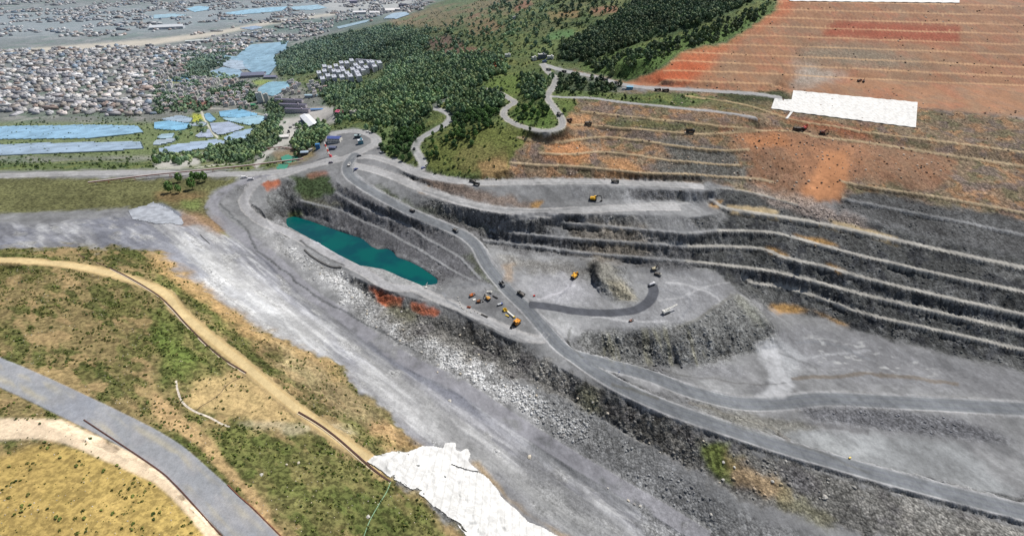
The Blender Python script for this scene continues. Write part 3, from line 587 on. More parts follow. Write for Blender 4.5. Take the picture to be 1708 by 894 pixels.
# ---- the mine's own rock is cooler and darker than the dust on it
MINE = np.clip((1 - HILL) * (1 - NEAR) * (1 - RED) * (1 - PLAIN) * (1 - .7 * UPP), 0, 1)[..., None]
C = C * (1 - MINE) + C * MINE * (np.array([.66, .685, .74], np.float32) * (1 + .16 * steep[..., None]) * (1 - EMB[..., None]) + EMB[..., None] * np.array([1.12, 1.12, 1.14], np.float32)) * (1 + .10 * n60)[..., None]
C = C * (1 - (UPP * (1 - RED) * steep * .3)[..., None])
put(BC * WALL, (172, 170, 164), 0, .2, .1, .8)
UL_ = area([(257,385),(340,400),(420,460),(500,520),(560,560),(620,620),(700,690),(760,740),(700,735),(600,640),(520,590),(420,530),(330,470),(257,430)], 10, 14)
C *= (1 + DIP * (.30 * UL_ + .25 * ss(.1, .6, st1)) + .38 * RUBZ * ss(-.4, .3, n20))[..., None]
DUMP_ = area([(965,550),(1050,552),(1165,535),(1220,495),(1300,570),(1190,610),(1060,614),(975,592)], 3, 5); C *= (1 + .32 * DUMP_)[..., None]
put(area([(985,436),(1015,440),(1045,470),(1062,500),(1040,502),(1000,470)], 3, 5), (140, 138, 128), rub=.6, k=.6)
# ---- roads
rn = .5 + .5 * fbm(SA / 1.0, SB, 30, 3, 201)
for kind, c, sh in (('strip', (134, 135, 143), None), ('pale', (150, 152, 157), 2), ('dusty', (156, 158, 161), 3), ('track', (206, 186, 142), 2), ('slab', (146, 150, 158), None), ('asphalt', (152, 152, 152), 2.5), ('wet', (96, 98, 104), 0), ('main', (108, 113, 118), 4)):
    if sh: 
        m = 1 - ss(sh * .5, sh * 1.3, smooth(np.minimum(RD[kind], 8), 2) + n6 * 1.2)
        put(m, {'main': (156, 158, 162), 'asphalt': (180, 177, 170), 'track': (170, 150, 112)}.get(kind, (164, 164, 165)), .05, .2, .1, .85)
    m = roadmask(kind, -1.4 if kind in ('dusty', 'strip', 'pale', 'track') else -.5, .9)
    if kind == 'strip': m = m * ss(-.6, .1, n20 + .3) * .8
    put(m, c, 0, .08, .03, .65 if kind in ('dusty', 'pale') else .92)
# ruts and dust along the roads
for kind, hwid, c in (('main', 7.5, (134, 138, 146)), ('dusty', 7, (138, 140, 144)), ('dusty', 7, (170, 171, 173)), ('asphalt', 5, (132, 134, 137)), ('track', 4.6, (184, 160, 114)), ('main', 7.5, (90, 94, 102))):
    d = smooth(np.minimum(RD[kind], 8), 1); m = np.exp(-((d + hwid * (.15 if sum(c) > 440 else .62)) / .9) ** 2) * (d < 0)
    put(m, c, k=.75 if kind != 'dusty' else .5)
d = RD['slab']; put(np.exp(-((d + 5.5) / 2.6) ** 2) * (d < 0) * ss(-.3, .5, fbm(SA / 4, SB, 8, 3, 211)), (176, 168, 142), k=.5); put((d < 0) * ss(.1, .6, fbm(SA / 3, SB, 14, 3, 213)), (128, 134, 146), k=.5)
put(streak([(366,340),(385,358),(410,380),(420,400),(432,420),(455,438),(480,458),(530,496),(590,528),(640,556),(680,578),(694,588)], 3.0, .8, 3), (92, 95, 98), 0, .8, .3, .8)
put(streak([(520,400),(560,420),(575,436)], 5, 1.2, 2), (158, 162, 172), 0, .1, 0, .6)
put(streak([(500,402),(540,428),(575,444)], 2.5, .6, 1), (58, 60, 64), 0, .5, .1, .8)
put(area([(1262,568),(1290,566),(1300,590),(1306,620),(1322,645),(1310,664),(1270,664),(1262,660),(1290,645),(1284,620),(1268,596)], 3, 4), (176, 179, 184), 0, .1, 0, .85)
for q, c, w_ in (([(1110,470),(1160,480),(1200,500),(1190,515)], (172,174,178), 3), ([(1100,500),(1140,495),(1180,478),(1220,472)], (166,168,172), 2.5), ([(1060,470),(1100,482),(1150,500),(1140,530)], (118,121,127), 2.5), ([(990,530),(1060,535),(1120,538)], (174,176,180), 3),
                 ([(900,500),(930,490),(960,475)], (176,177,184), 4), ([(925,505),(950,480),(955,468)], (120,122,130), 1.6), ([(905,535),(930,550),(945,570)], (122,125,130), 2), ([(740,490),(770,520),(830,548),(880,572)], (120,124,130), 2), ([(750,480),(790,474),(820,480)], (116,119,124), 3), ([(700,500),(740,510),(800,532)], (170,171,172), 2.5),
                 ([(850,310),(930,306),(1040,308),(1150,312)], (116,120,122), 1.2), ([(700,318),(800,345),(900,352),(980,345),(1010,342)], (118,121,124), 2), ([(1000,350),(1080,341),(1150,340)], (166,168,170), 3), ([(1340,600),(1400,590),(1451,585)], (152,155,160), 4), ([(1330,570),(1390,575),(1451,600)], (116,120,126), 3),
                 ([(1310,640),(1270,642),(1225,640),(1190,632),(1141,626),(1080,610)], (84,84,84), 1.6), ([(1320,632),(1400,628),(1451,624),(1600,640)], (104,96,86), 6), ([(1300,590),(1330,600),(1355,615),(1365,625)], (96,98,100), 1.4), ([(955,545),(948,560),(955,580),(975,598)], (96,98,98), 2.5),
                 ([(1130,548),(1165,532),(1195,512),(1222,492)], (112,113,110), 6), ([(1020,640),(1060,652),(1100,668)], (98,99,96), 4), ([(1240,690),(1300,705),(1380,710),(1451,722)], (100,101,104), 8), ([(1150,672),(1210,690),(1280,712),(1320,735)], (110,108,106), 5), ([(1310,735),(1370,755),(1451,790)], (96,98,98), 3)):
    put(streak(q, w_, .7, 3), c, rock=.2, k=.7)
put(area([(1330,680),(1451,680),(1600,700),(1700,740),(1451,715),(1360,700)], 4, 6), (98, 100, 106), 0, 1, .8, .8)
put(area([(1150,670),(1240,690),(1320,700),(1380,712),(1300,722),(1230,712)], 4, 6), (122, 122, 116), .1, .8, .6, .7)
put(area([(820,425),(870,430),(930,440),(985,445),(985,458),(900,456),(850,450)], 4, 8), (120, 119, 116), 0, .8, .6, .7)
put(area([(838,440),(856,440),(858,470),(845,468)], 3, 5), (150, 132, 112), 0, .6, .4, .6)
put(np.exp(-((RD['main'] - 3.2) / .7) ** 2) * patchy(30, 221, -.2, .2) * (RD['main'] > 1), (112, 112, 109), k=.5)
put(roadmask('wet'), (78, 81, 88), 0, .05, 0, .97)
put(area([(975,552),(1050,556),(1165,538),(1190,560),(1180,606),(1060,612),(985,592)], 4, 6) * ss(.0, .5, fbm(GX + .1 * GY, GY / 5, 9, 3, 63)), (134, 134, 120), k=.7)
put(area([(985,440),(1000,436),(998,462),(988,464)], 2, 3), (66, 66, 66), 0, 1, .6, .8)  # shade on the rock heap's steep left edge, painted as a dark strip
put(area([(1010,465),(1040,470),(1060,498),(1048,502),(1020,480)], 3, 5), (176, 170, 150), 0, 1, .9, .6)
for q in ([(1225,492),(1245,500),(1262,520),(1280,545),(1262,540),(1240,515),(1225,505)],): put(area(q, 3, 4), (156, 158, 148), 0, .9, .8, .7)
# white salt patches on the right floor
GUL_ = np.clip(steep * (1 - DIP) * (1 - far), 0, 1) * (1 - BM)
def blocky(L1, L2, s_):
    wx = fbm(GX, GY, 9, 2, s_ + 1) * 3; wy = fbm(GX, GY, 9, 2, s_ + 2) * 3; a_ = np.floor((GX * .94 + GY * .34 + wx) / L1).astype(np.int64); b_ = np.floor((GY * .94 - GX * .34 + wy) / L2).astype(np.int64); return _h(a_, b_, 0 * a_, s_)
bk1 = blocky(6.5, 4.0, 801); bk2 = blocky(2.8, 2.2, 811)
C *= (1 + GUL_ * (.22 * gul + .34 * gu2 + .2 * bk1 + .12 * bk2))[..., None]
FLT = (1 - steep) * (1 - HILL) * (1 - NEAR) * (1 - DIP) * (1 - RED) * (PY > 290)
fl1 = fbm(GX * .9 + GY * .5 + 9 * n60, (GY * .9 - GX * .5) / 5 + 9 * n20, 7, 4, 67)
C *= (1 + FLT * (.17 * fl1 + .10 * n60 + .06 * fbm(GX, GY, 3, 3, 69)))[..., None]
SALT = area([(1350,560),(1451,575),(1560,600),(1560,630),(1451,620),(1350,620),(1330,590)], 8, 6) * ss(.35, .9, fbm(GX / 2.2, GY, 4.5, 3, 231)); put(SALT, (186, 189, 190), 0, .1, 0, .5)
for q in ([(1330,705),(1360,690)],): pass
FOR = np.zeros_like(rr)
for q, d_ in (([(460,100),(480,84),(540,66),(640,46),(700,55),(720,66),(700,95),(640,100),(615,98),(560,104),(520,122),(470,128)], .72),
              ([(660,95),(760,90),(840,95),(850,120),(820,130),(790,148),(760,165),(735,175),(720,190),(700,230),(690,272),(668,272),(650,255),(665,215),(620,208),(590,200),(565,205),(560,170),(600,150),(640,130),(650,110)], .86),
              ([(545,140),(590,140),(600,160),(560,180),(535,165)], .9), ([(640,40),(760,50),(870,30),(930,50),(920,100),(860,92),(760,92),(700,95),(720,62)], .13),
              ([(935,75),(990,50),(1060,8),(1200,-20),(1300,-28),(1230,14),(1190,32),(1141,48),(1095,60),(1040,80),(975,102),(935,100)], .99),
              ([(350,248),(390,240),(440,228),(460,205),(475,225),(440,250),(420,268),(350,272)], .9), ([(745,160),(790,150),(840,150),(840,180),(810,205),(760,205),(745,190)], .95),
              ([(868,128),(900,128),(912,140),(905,175),(885,175),(870,150)], .9), ([(700,60),(840,0),(1000,-20),(1050,10),(960,50),(860,60),(780,60)], .12),
              ([(850,183),(880,178),(905,185),(900,210),(870,208)], .35), ([(720,215),(800,205),(840,215),(790,240),(730,260),(712,275)], .35),
              ([(905,122),(1000,135),(1040,148),(980,158),(930,155)], .4), ([(500,210),(540,205),(555,225),(520,245),(505,260),(490,250)], .8), ([(600,215),(640,222),(655,250),(640,262),(628,235)], .3),
              ([(440,42),(560,30),(650,24),(600,40),(520,52)], .8), ([(345,100),(375,110),(345,118),(330,128),(310,110)], .9), ([(257,100),(300,85),(340,92),(330,105),(290,112)], .5), ([(440,170),(468,172),(475,205),(450,200)], .9),
              ([(257,160),(300,165),(340,180),(300,190),(257,185)], .45), ([(257,255),(350,258),(350,272),(257,275)], .35), ([(320,205),(345,200),(350,225),(300,240),(290,232)], .15), ([(430,215),(455,205),(462,240),(430,262),(400,262),(415,235)], .9), ([(965,110),(1141,62),(1290,0),(1300,5),(1212,66),(1141,80),(1040,130)], .38)):
    FOR = np.maximum(FOR, area(q, 2.5, 7) * d_)
FOR = FOR * (1 - RED) * ss(-.5, 0, NX1 + .35)
TT_ = np.zeros_like(rr)
for q in ([(257,75),(480,55),(480,75),(420,70),(400,92),(345,123),(400,132),(430,150),(430,185),(257,190)],): TT_ = area(q, 2, 4)
FOR = np.maximum(FOR, TT_ * ss(.15, .5, fbm(GX, GY, 60, 3, 409)) * .8)

put(FOR * ss(.5, .75, FOR), (60, 78, 56), 1, .2, 0, .8)  # floor of the dense woods painted dark, standing in for tree shade

FOR = FOR * (1 - .5 * patchy(45, 171, .05, .5) * (PX < 930))
# ================================================================ relief in the small
ROADM = np.zeros_like(rr)
for kind in RD: ROADM = np.maximum(ROADM, 1 - ss(0, 3, RD[kind]))
rough = (1 - ROADM) * (1 - .6 * BM)
ZD = Z0 + rough * (ROCK * (.25 + steep) * (fbm(GX, GY, 22, 3, 301) * 1.6 + fbm(GX, GY, 7, 3, 303) * .9) * np.clip(1 - far, .3, 1)
                   + RUB * (.3 + .7 * steep) * fbm(GX, GY, 3.2, 2, 305) * .7 + n60 * .8 + VEG * (fbm(GX, GY, 9, 3, 307) * .8 + .4 * n6))
ZD += np.clip(GUL_, 0, 1) * (1 - ROADM) * np.clip(2.0 / cell - .6, .12, 1) * (1 - .5 * EMB) * (gul * .7 + gu2 * 1.9 + bk1 * 1.1 + bk2 * .4 - .5 * np.abs(fbm(GX, GY, 12, 3, 311)) * 2)
ZD += (1 - ROADM) * BM * fbm(GX, GY, 8, 2, 309) * .25
DIPD = DIP * (1 - ROADM); ZD += DIPD * (st1 * .9 + st2 * .4 + st3 * 1.0)
# loose windrows along the haul roads
for kind in ('main', 'dusty', 'pale', 'asphalt'):
    d = smooth(np.minimum(RD[kind], 8), 1); ZD += np.exp(-((d - 2.6) / .8) ** 2) * .9 * (.6 + .4 * n20) * ss(0, .1, np.abs(d)) * (cell < 3)
    d = None
LM = raster(LAKE); LK = sample(blur(LM, 1.5), 0)
ZD = np.where(LK > .02, np.minimum(ZD, Z0 * (1 - LK) + LK * -6.0), ZD)
# mottling painted per cell where the shader's grain is too fine to matter
C *= (1 + .10 * n20 + .06 * n60)[..., None]
HAZ = (ss(900, 4200, rr) * .30)[..., None]; C = C * (1 - HAZ) + np.array(lin((150, 168, 186))) * HAZ  # aerial haze blended into the ground's base colour, growing with distance
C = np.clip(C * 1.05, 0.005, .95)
PONDS = []
for q in ([(470,267),(478,261),(495,258),(501,261),(499,266),(482,270),(471,270)], [(460,279),(468,276),(483,274.5),(478,280),(462,281.5)]):
    mk = area(q, .3, 0) > .5; zp = float(np.percentile(ZD[mk], 30)); big = area([((a - 480) * 1.06 + 480, (b - sum(t[1] for t in q) / len(q)) * 1.15 + sum(t[1] for t in q) / len(q)) for a, b in q], .8, 0); ZD = ZD * (1 - big) + (zp - .6 * (big > .9) + .2) * big; PONDS.append((mk, zp))
def zat(x, y):
    """ground level under a point"""
    x = np.asarray(x, float); y = np.asarray(y, float)
    i = np.clip((np.arctan2(x, y) + TH) / DT, 0, NT - 2); j = np.clip(np.log(np.hypot(x, y) / R0) / DR, 0, NR - 2)
    a = i.astype(int); b = j.astype(int); fi = i - a; fj = j - b
    return (ZD[b, a] * (1 - fi) + ZD[b, a + 1] * fi) * (1 - fj) + (ZD[b + 1, a] * (1 - fi) + ZD[b + 1, a + 1] * fi) * fj
PXD, PYD = proj(GX, GY, ZD)
def G(px, py):
    """the ground seen at a spot of the photograph (vector input allowed)"""
    px = np.atleast_1d(np.asarray(px, float)); py = np.atleast_1d(np.asarray(py, float))
    dx = (px - CX) / F; dy = (CY - py) / F; yd = cp + dy * sp; zd = -sp + dy * cp
    s = np.full(px.shape, 200.0); done = np.zeros(px.shape, bool)
    for k in range(900):
        st = np.maximum(1.5, s * .006); s2 = s + st
        hit = (~done) & (H + zd * s2 < zat(dx * s2, yd * s2)); done |= hit
        s = np.where(done, s, s2)
        if done.all(): break
    lo, hi = s, s + np.maximum(1.5, s * .006)
    for k in range(14):
        m = (lo + hi) / 2; b = H + zd * m < zat(dx * m, yd * m); hi = np.where(b, m, hi); lo = np.where(b, lo, m)
    x, y = dx * hi, yd * hi
    return (x, y, zat(x, y)) if len(px) > 1 else (float(x[0]), float(y[0]), float(zat(x, y)[0]))

# ================================================================ materials
def new_mat(name):
    m = bpy.data.materials.new(name); m.use_nodes = True; nt = m.node_tree
    return m, nt, nt.nodes, nt.links, nt.nodes['Principled BSDF']
def noise_node(N, Lk, scale, detail=4, rough=.6, co=None):
    n = N.new('ShaderNodeTexNoise'); n.inputs['Scale'].default_value = scale; n.inputs['Detail'].default_value = detail; n.inputs['Roughness'].default_value = rough
    if co is not None: Lk.new(co, n.inputs['Vector'])
    return n
def mth(N, Lk, op, a, b=None, c=None, clamp=False):
    n = N.new('ShaderNodeMath'); n.operation = op; n.use_clamp = clamp
    for k, v in enumerate((a, b, c)):
        if v is None: continue
        if isinstance(v, (int, float)): n.inputs[k].default_value = v
        else: Lk.new(v, n.inputs[k])
    return n.outputs[0]
def ramp(N, Lk, v, lo, hi, a=0.0, b=1.0):
    n = N.new('ShaderNodeMapRange'); n.interpolation_type = 'SMOOTHSTEP'
    for k, q in zip(('From Min', 'From Max', 'To Min', 'To Max'), (lo, hi, a, b)): n.inputs[k].default_value = q
    Lk.new(v, n.inputs['Value']); return n.outputs[0]
def ground_material():
    m, nt, N, Lk, B = new_mat('ground_cover')
    geo = N.new('ShaderNodeNewGeometry'); co = geo.outputs['Position']
    a = N.new('ShaderNodeAttribute'); a.attribute_name = 'cover'; b = N.new('ShaderNodeAttribute'); b.attribute_name = 'kinds'
    sep = N.new('ShaderNodeSeparateColor'); Lk.new(b.outputs['Color'], sep.inputs[0]); veg, rock, rub = sep.outputs[0], sep.outputs[1], sep.outputs[2]
    nA = noise_node(N, Lk, .9, 5, .7, co); nB = noise_node(N, Lk, .16, 5, .65, co); nC = noise_node(N, Lk, .26, 4, .62, co)
    vo = N.new('ShaderNodeTexVoronoi'); vo.inputs['Scale'].default_value = .42; vo.inputs['Randomness'].default_value = 1; Lk.new(co, vo.inputs['Vector'])
    vs = N.new('ShaderNodeTexVoronoi'); vs.inputs['Scale'].default_value = .8; Lk.new(co, vs.inputs['Vector'])
    sv = N.new('ShaderNodeSeparateColor'); Lk.new(vo.outputs['Color'], sv.inputs[0]); sw = N.new('ShaderNodeSeparateColor'); Lk.new(vs.outputs['Color'], sw.inputs[0])
    # stone speckle: each cell its own brightness, dark gaps
    spk = mth(N, Lk, 'ADD', mth(N, Lk, 'MULTIPLY', sv.outputs[0], .6), mth(N, Lk, 'MULTIPLY', sw.outputs[1], .5))
    spk = ramp(N, Lk, spk, .1, 1.0, .55, 1.42)
    gap = ramp(N, Lk, vo.outputs['Distance'], .55, .95, 1.0, .45)
    spk = mth(N, Lk, 'MULTIPLY', spk, gap)
    f_r = mth(N, Lk, 'ADD', 1.0, mth(N, Lk, 'MULTIPLY', rub, mth(N, Lk, 'SUBTRACT', spk, 1.0)))
    gr = mth(N, Lk, 'ADD', 1.0, mth(N, Lk, 'MULTIPLY', ramp(N, Lk, nA.outputs['Fac'], .25, .75, -1, 1), mth(N, Lk, 'ADD', .07, mth(N, Lk, 'MULTIPLY', rock, .24)))); gb = ramp(N, Lk, nB.outputs['Fac'], .3, .7, .9, 1.09)
    f = mth(N, Lk, 'MULTIPLY', f_r, mth(N, Lk, 'MULTIPLY', gr, gb))
    mp = N.new('ShaderNodeVectorMath'); mp.operation = 'MULTIPLY'; mp.inputs[1].default_value = (1, .42, .42); Lk.new(co, mp.inputs[0])
    v3 = N.new('ShaderNodeTexVoronoi'); v3.inputs['Scale'].default_value = .34; Lk.new(mp.outputs[0], v3.inputs['Vector']); s3 = N.new('ShaderNodeSeparateColor'); Lk.new(v3.outputs['Color'], s3.inputs[0])
    v4 = N.new('ShaderNodeTexVoronoi'); v4.feature = 'DISTANCE_TO_EDGE'; v4.inputs['Scale'].default_value = .16; Lk.new(mp.outputs[0], v4.inputs['Vector'])
    rk = mth(N, Lk, 'MULTIPLY', ramp(N, Lk, s3.outputs[0], 0, 1, .8, 1.22), ramp(N, Lk, v4.outputs['Distance'], .0, .09, .62, 1.0))
    f = mth(N, Lk, 'MULTIPLY', f, mth(N, Lk, 'ADD', 1.0, mth(N, Lk, 'MULTIPLY', rock, mth(N, Lk, 'SUBTRACT', rk, 1.0))))
    cr = ramp(N, Lk, nC.outputs['Fac'], .36, .56, .72, 1.1)     # clefts of the rock
    f = mth(N, Lk, 'MULTIPLY', f, mth(N, Lk, 'ADD', 1.0, mth(N, Lk, 'MULTIPLY', rock, mth(N, Lk, 'SUBTRACT', cr, 1.0))))
    vg = ramp(N, Lk, nC.outputs['Fac'], .4, .6, .5, 1.25)
    f = mth(N, Lk, 'MULTIPLY', f, mth(N, Lk, 'ADD', 1.0, mth(N, Lk, 'MULTIPLY', veg, mth(N, Lk, 'SUBTRACT', vg, 1.0))))
    mx = N.new('ShaderNodeVectorMath'); mx.operation = 'SCALE'; Lk.new(a.outputs['Color'], mx.inputs[0]); Lk.new(f, mx.inputs['Scale'])
    Lk.new(mx.outputs[0], B.inputs['Base Color']); B.inputs['Roughness'].default_value = .95; B.inputs['Specular IOR Level'].default_value = .12
    hgt = mth(N, Lk, 'ADD', mth(N, Lk, 'MULTIPLY', nA.outputs['Fac'], mth(N, Lk, 'ADD', .08, mth(N, Lk, 'MULTIPLY', rock, .5))), mth(N, Lk, 'MULTIPLY', mth(N, Lk, 'SUBTRACT', 1.0, vo.outputs['Distance']), rub))
    hgt = mth(N, Lk, 'ADD', hgt, mth(N, Lk, 'MULTIPLY', nC.outputs['Fac'], mth(N, Lk, 'ADD', rock, veg)))
    bp = N.new('ShaderNodeBump'); bp.inputs['Distance'].default_value = 1.3; bp.inputs['Strength'].default_value = .7
    Lk.new(hgt, bp.inputs['Height']); Lk.new(bp.outputs[0], B.inputs['Normal'])
    return m
GROUND = ground_material()
MATS = {}
def paint(name, rgb, rough=.6, metal=0.0, var=.12, scale=1.0, alpha_noise=None):
    """plain paint / cloth / plastic with dirt variation; colour as seen in daylight, 0-255"""
    if name in MATS: return MATS[name]
    m, nt, N, Lk, B = new_mat(name); geo = N.new('ShaderNodeTexCoord')
    n = noise_node(N, Lk, scale, 4, .65, geo.outputs['Object'])
    f = ramp(N, Lk, n.outputs['Fac'], .3, .7, 1 - var * 1.5, 1 + var)
    rgbn = N.new('ShaderNodeRGB'); c = lin(rgb) * 1.0; rgbn.outputs[0].default_value = (*[float(v) for v in c], 1)
    mx = N.new('ShaderNodeVectorMath'); mx.operation = 'SCALE'; Lk.new(rgbn.outputs[0], mx.inputs[0]); Lk.new(f, mx.inputs['Scale'])
    Lk.new(mx.outputs[0], B.inputs['Base Color']); B.inputs['Roughness'].default_value = rough; B.inputs['Metallic'].default_value = metal
    MATS[name] = m; return m

# ================================================================ terrain sheets
def grid_mesh(name, cellmask, X=GX, Y=GY, Z=None, mat=None, kind='structure', attrs=True):
    Z = ZD if Z is None else Z
    q = cellmask[:-1, :-1]; b, a = np.nonzero(q)
    idx = np.stack([b * NT + a, b * NT + a + 1, (b + 1) * NT + a + 1, (b + 1) * NT + a], 1)
    used, inv = np.unique(idx, return_inverse=True); inv = inv.reshape(-1, 4)
    me = bpy.data.meshes.new(name); me.vertices.add(len(used)); me.loops.add(inv.size); me.polygons.add(len(inv))
    co = np.stack([X.ravel()[used], Y.ravel()[used], Z.ravel()[used]], 1).astype(np.float32)
    me.vertices.foreach_set('co', co.ravel()); me.loops.foreach_set('vertex_index', inv[:, ::-1].ravel().astype(np.int32))
    me.polygons.foreach_set('loop_start', np.arange(0, inv.size, 4, dtype=np.int32)); me.polygons.foreach_set('use_smooth', np.ones(len(inv), bool))
    me.update(calc_edges=True)
    if attrs:
        A = np.ones((len(used), 4), np.float32); A[:, :3] = C.reshape(-1, 3)[used]
        at = me.color_attributes.new('cover', 'FLOAT_COLOR', 'POINT'); at.data.foreach_set('color', A.ravel())
        A = np.ones((len(used), 4), np.float32); A[:, 0] = VEG.ravel()[used]; A[:, 1] = ROCK.ravel()[used]; A[:, 2] = RUB.ravel()[used]
        at = me.color_attributes.new('kinds', 'FLOAT_COLOR', 'POINT'); at.data.foreach_set('color', A.ravel())
    me.materials.append(mat or GROUND); o = bpy.data.objects.new(name, me); COL.objects.link(o)
    if kind: o['kind'] = kind
    return o
LAB = np.zeros((NR, NT), np.int8)
for k, kinds in enumerate((('strip',), ('track',), ('pale', 'slab'), ('dusty',), ('asphalt',), ('wet', 'main'))):
    for q in kinds: LAB[RD[q] < .3] = k + 1
near = rr < 1450
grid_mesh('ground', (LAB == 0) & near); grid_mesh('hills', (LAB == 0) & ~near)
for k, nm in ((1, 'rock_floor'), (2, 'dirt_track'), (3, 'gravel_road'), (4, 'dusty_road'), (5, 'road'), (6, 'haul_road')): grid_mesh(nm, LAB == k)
# ================================================================ light
SUN_EL = math.radians(54); SUN_AZ = math.radians(42)     # from ahead and to the right
w = bpy.data.worlds.new('World'); sc.world = w; w.use_nodes = True
bg = w.node_tree.nodes['Background']; sky = w.node_tree.nodes.new('ShaderNodeTexSky'); sky.sky_type = 'NISHITA'; sky.sun_disc = False
sky.sun_elevation = SUN_EL; sky.sun_rotation = SUN_AZ; sky.altitude = 1800; bg.inputs['Strength'].default_value = .072
hs = w.node_tree.nodes.new('ShaderNodeHueSaturation'); hs.inputs['Saturation'].default_value = .72; w.node_tree.links.new(sky.outputs[0], hs.inputs['Color']); w.node_tree.links.new(hs.outputs[0], bg.inputs['Color'])
sun = bpy.data.objects.new('sun', bpy.data.lights.new('sun', 'SUN')); COL.objects.link(sun)
sun.data.energy = 4.8; sun.data.angle = math.radians(.5); sun.data.color = (1, .94, .86)
d = Vector((math.sin(SUN_AZ) * math.cos(SUN_EL), math.cos(SUN_AZ) * math.cos(SUN_EL), math.sin(SUN_EL)))
sun.rotation_euler = d.to_track_quat('Z', 'Y').to_euler(); sun.location = (0, 0, 500)
sc.view_settings.view_transform = 'Standard'; sc.view_settings.look = 'None'; sc.view_settings.exposure = 0
sc.render.engine = 'CYCLES'; sc.cycles.max_bounces = 4
# ================================================================ building blocks
def ensure(me_name, V, Fc, mat, smooth=False, cols=None):
    me = bpy.data.meshes.new(me_name); me.from_pydata(V, [], Fc)
    if smooth: me.polygons.foreach_set('use_smooth', [True] * len(me.polygons))
    for m in (mat if isinstance(mat, (list, tuple)) else [mat]): me.materials.append(m)
    me.update(); return me
class MB:
    """collects boxes, cylinders, tubes and prisms of one part"""
    def __init__(s): s.v = []; s.f = []
    def add(s, v, f): n = len(s.v); s.v += [tuple(q) for q in v]; s.f += [tuple(i + n for i in q) for q in f]; return s
    def box(s, c, d, rz=0, taper=1.0, sh=(0, 0)):
        x, y, z = c; a, b, h = d[0] / 2, d[1] / 2, d[2] / 2; vs = []
        for k, (sx, sy) in enumerate(((-1, -1), (1, -1), (1, 1), (-1, 1))): vs.append([sx * a, sy * b, -h])
        for k, (sx, sy) in enumerate(((-1, -1), (1, -1), (1, 1), (-1, 1))): vs.append([sx * a * taper + sh[0], sy * b * taper + sh[1], h])
        cr, sr = math.cos(rz), math.sin(rz)
        vs = [(x + p * cr - q * sr, y + p * sr + q * cr, z + r) for p, q, r in vs]
        return s.add(vs, [(3, 2, 1, 0), (4, 5, 6, 7), (0, 1, 5, 4), (1, 2, 6, 5), (2, 3, 7, 6), (3, 0, 4, 7)])
    def beam(s, p, q, w, h=None, w2=None):
        """rectangular bar from p to q"""
        h = h or w; w2 = w2 or 1.0
        p = Vector(p); q = Vector(q); d = (q - p).normalized(); up = Vector((0, 0, 1)) if abs(d.z) < .95 else Vector((0, 1, 0))
        a = d.cross(up).normalized() * w / 2; b = a.cross(d).normalized() * h / 2; vs = []
        for o, k in ((p, 1.0), (q, w2)): vs += [o - a * k - b * k, o + a * k - b * k, o + a * k + b * k, o - a * k + b * k]
        return s.add([tuple(v) for v in vs], [(3, 2, 1, 0), (4, 5, 6, 7), (0, 1, 5, 4), (1, 2, 6, 5), (2, 3, 7, 6), (3, 0, 4, 7)])
    def cyl(s, p, q, r, n=10, r2=None):
        p = Vector(p); q = Vector(q); d = (q - p).normalized(); up = Vector((0, 0, 1)) if abs(d.z) < .95 else Vector((0, 1, 0))
        a = d.cross(up).normalized(); b = a.cross(d); r2 = r if r2 is None else r2; vs = []
        for o, k in ((p, r), (q, r2)):
            for i in range(n): t = 2 * math.pi * i / n; vs.append(tuple(o + a * math.cos(t) * k + b * math.sin(t) * k))
        return s.add(vs, [tuple(range(n))[::-1], tuple(range(n, 2 * n))] + [(i, (i + 1) % n, n + (i + 1) % n, n + i) for i in range(n)])
    def tube(s, pts, r, n=6):
        for a, b in zip(pts[:-1], pts[1:]): s.cyl(a, b, r, n)
        return s
    def prism(s, prof, x0, x1, axis='x'):
        """closed outline in the plane across the axis, drawn out from x0 to x1"""
        n = len(prof); g = (lambda t, p: (t, p[0], p[1])) if axis == 'x' else (lambda t, p: (p[0], t, p[1]))
        vs = [g(x0, p) for p in prof] + [g(x1, p) for p in prof]
        return s.add(vs, [tuple(range(n))[::-1], tuple(range(n, 2 * n))] + [(i, (i + 1) % n, n + (i + 1) % n, n + i) for i in range(n)])
    def mesh(s, name, mat, smooth=False): return ensure(name, s.v, s.f, mat, smooth)
def tag(o, label=None, cat=None, group=None, kind=None):
    for k, v in (('label', label), ('category', cat), ('group', group), ('kind', kind)):
        if v: o[k] = v
    return o
def link(name, data, parent=None, loc=(0, 0, 0), rz=0, sc_=1.0):
    o = bpy.data.objects.new(name, data); COL.objects.link(o); o.location = loc; o.rotation_euler = (0, 0, rz)
    if sc_ != 1.0: o.scale = (sc_,) * 3 if isinstance(sc_, (int, float)) else sc_
    if parent: o.parent = parent
    return o
def thing(name, label, cat, loc, rz=0, group=None, sc_=1.0): return tag(link(name, None, None, loc, rz, sc_), label, cat, group)
def copy_tree(o, parent=None):
    c = o.copy(); COL.objects.link(c); c.parent = parent
    for ch in o.children: copy_tree(ch, c)
    return c
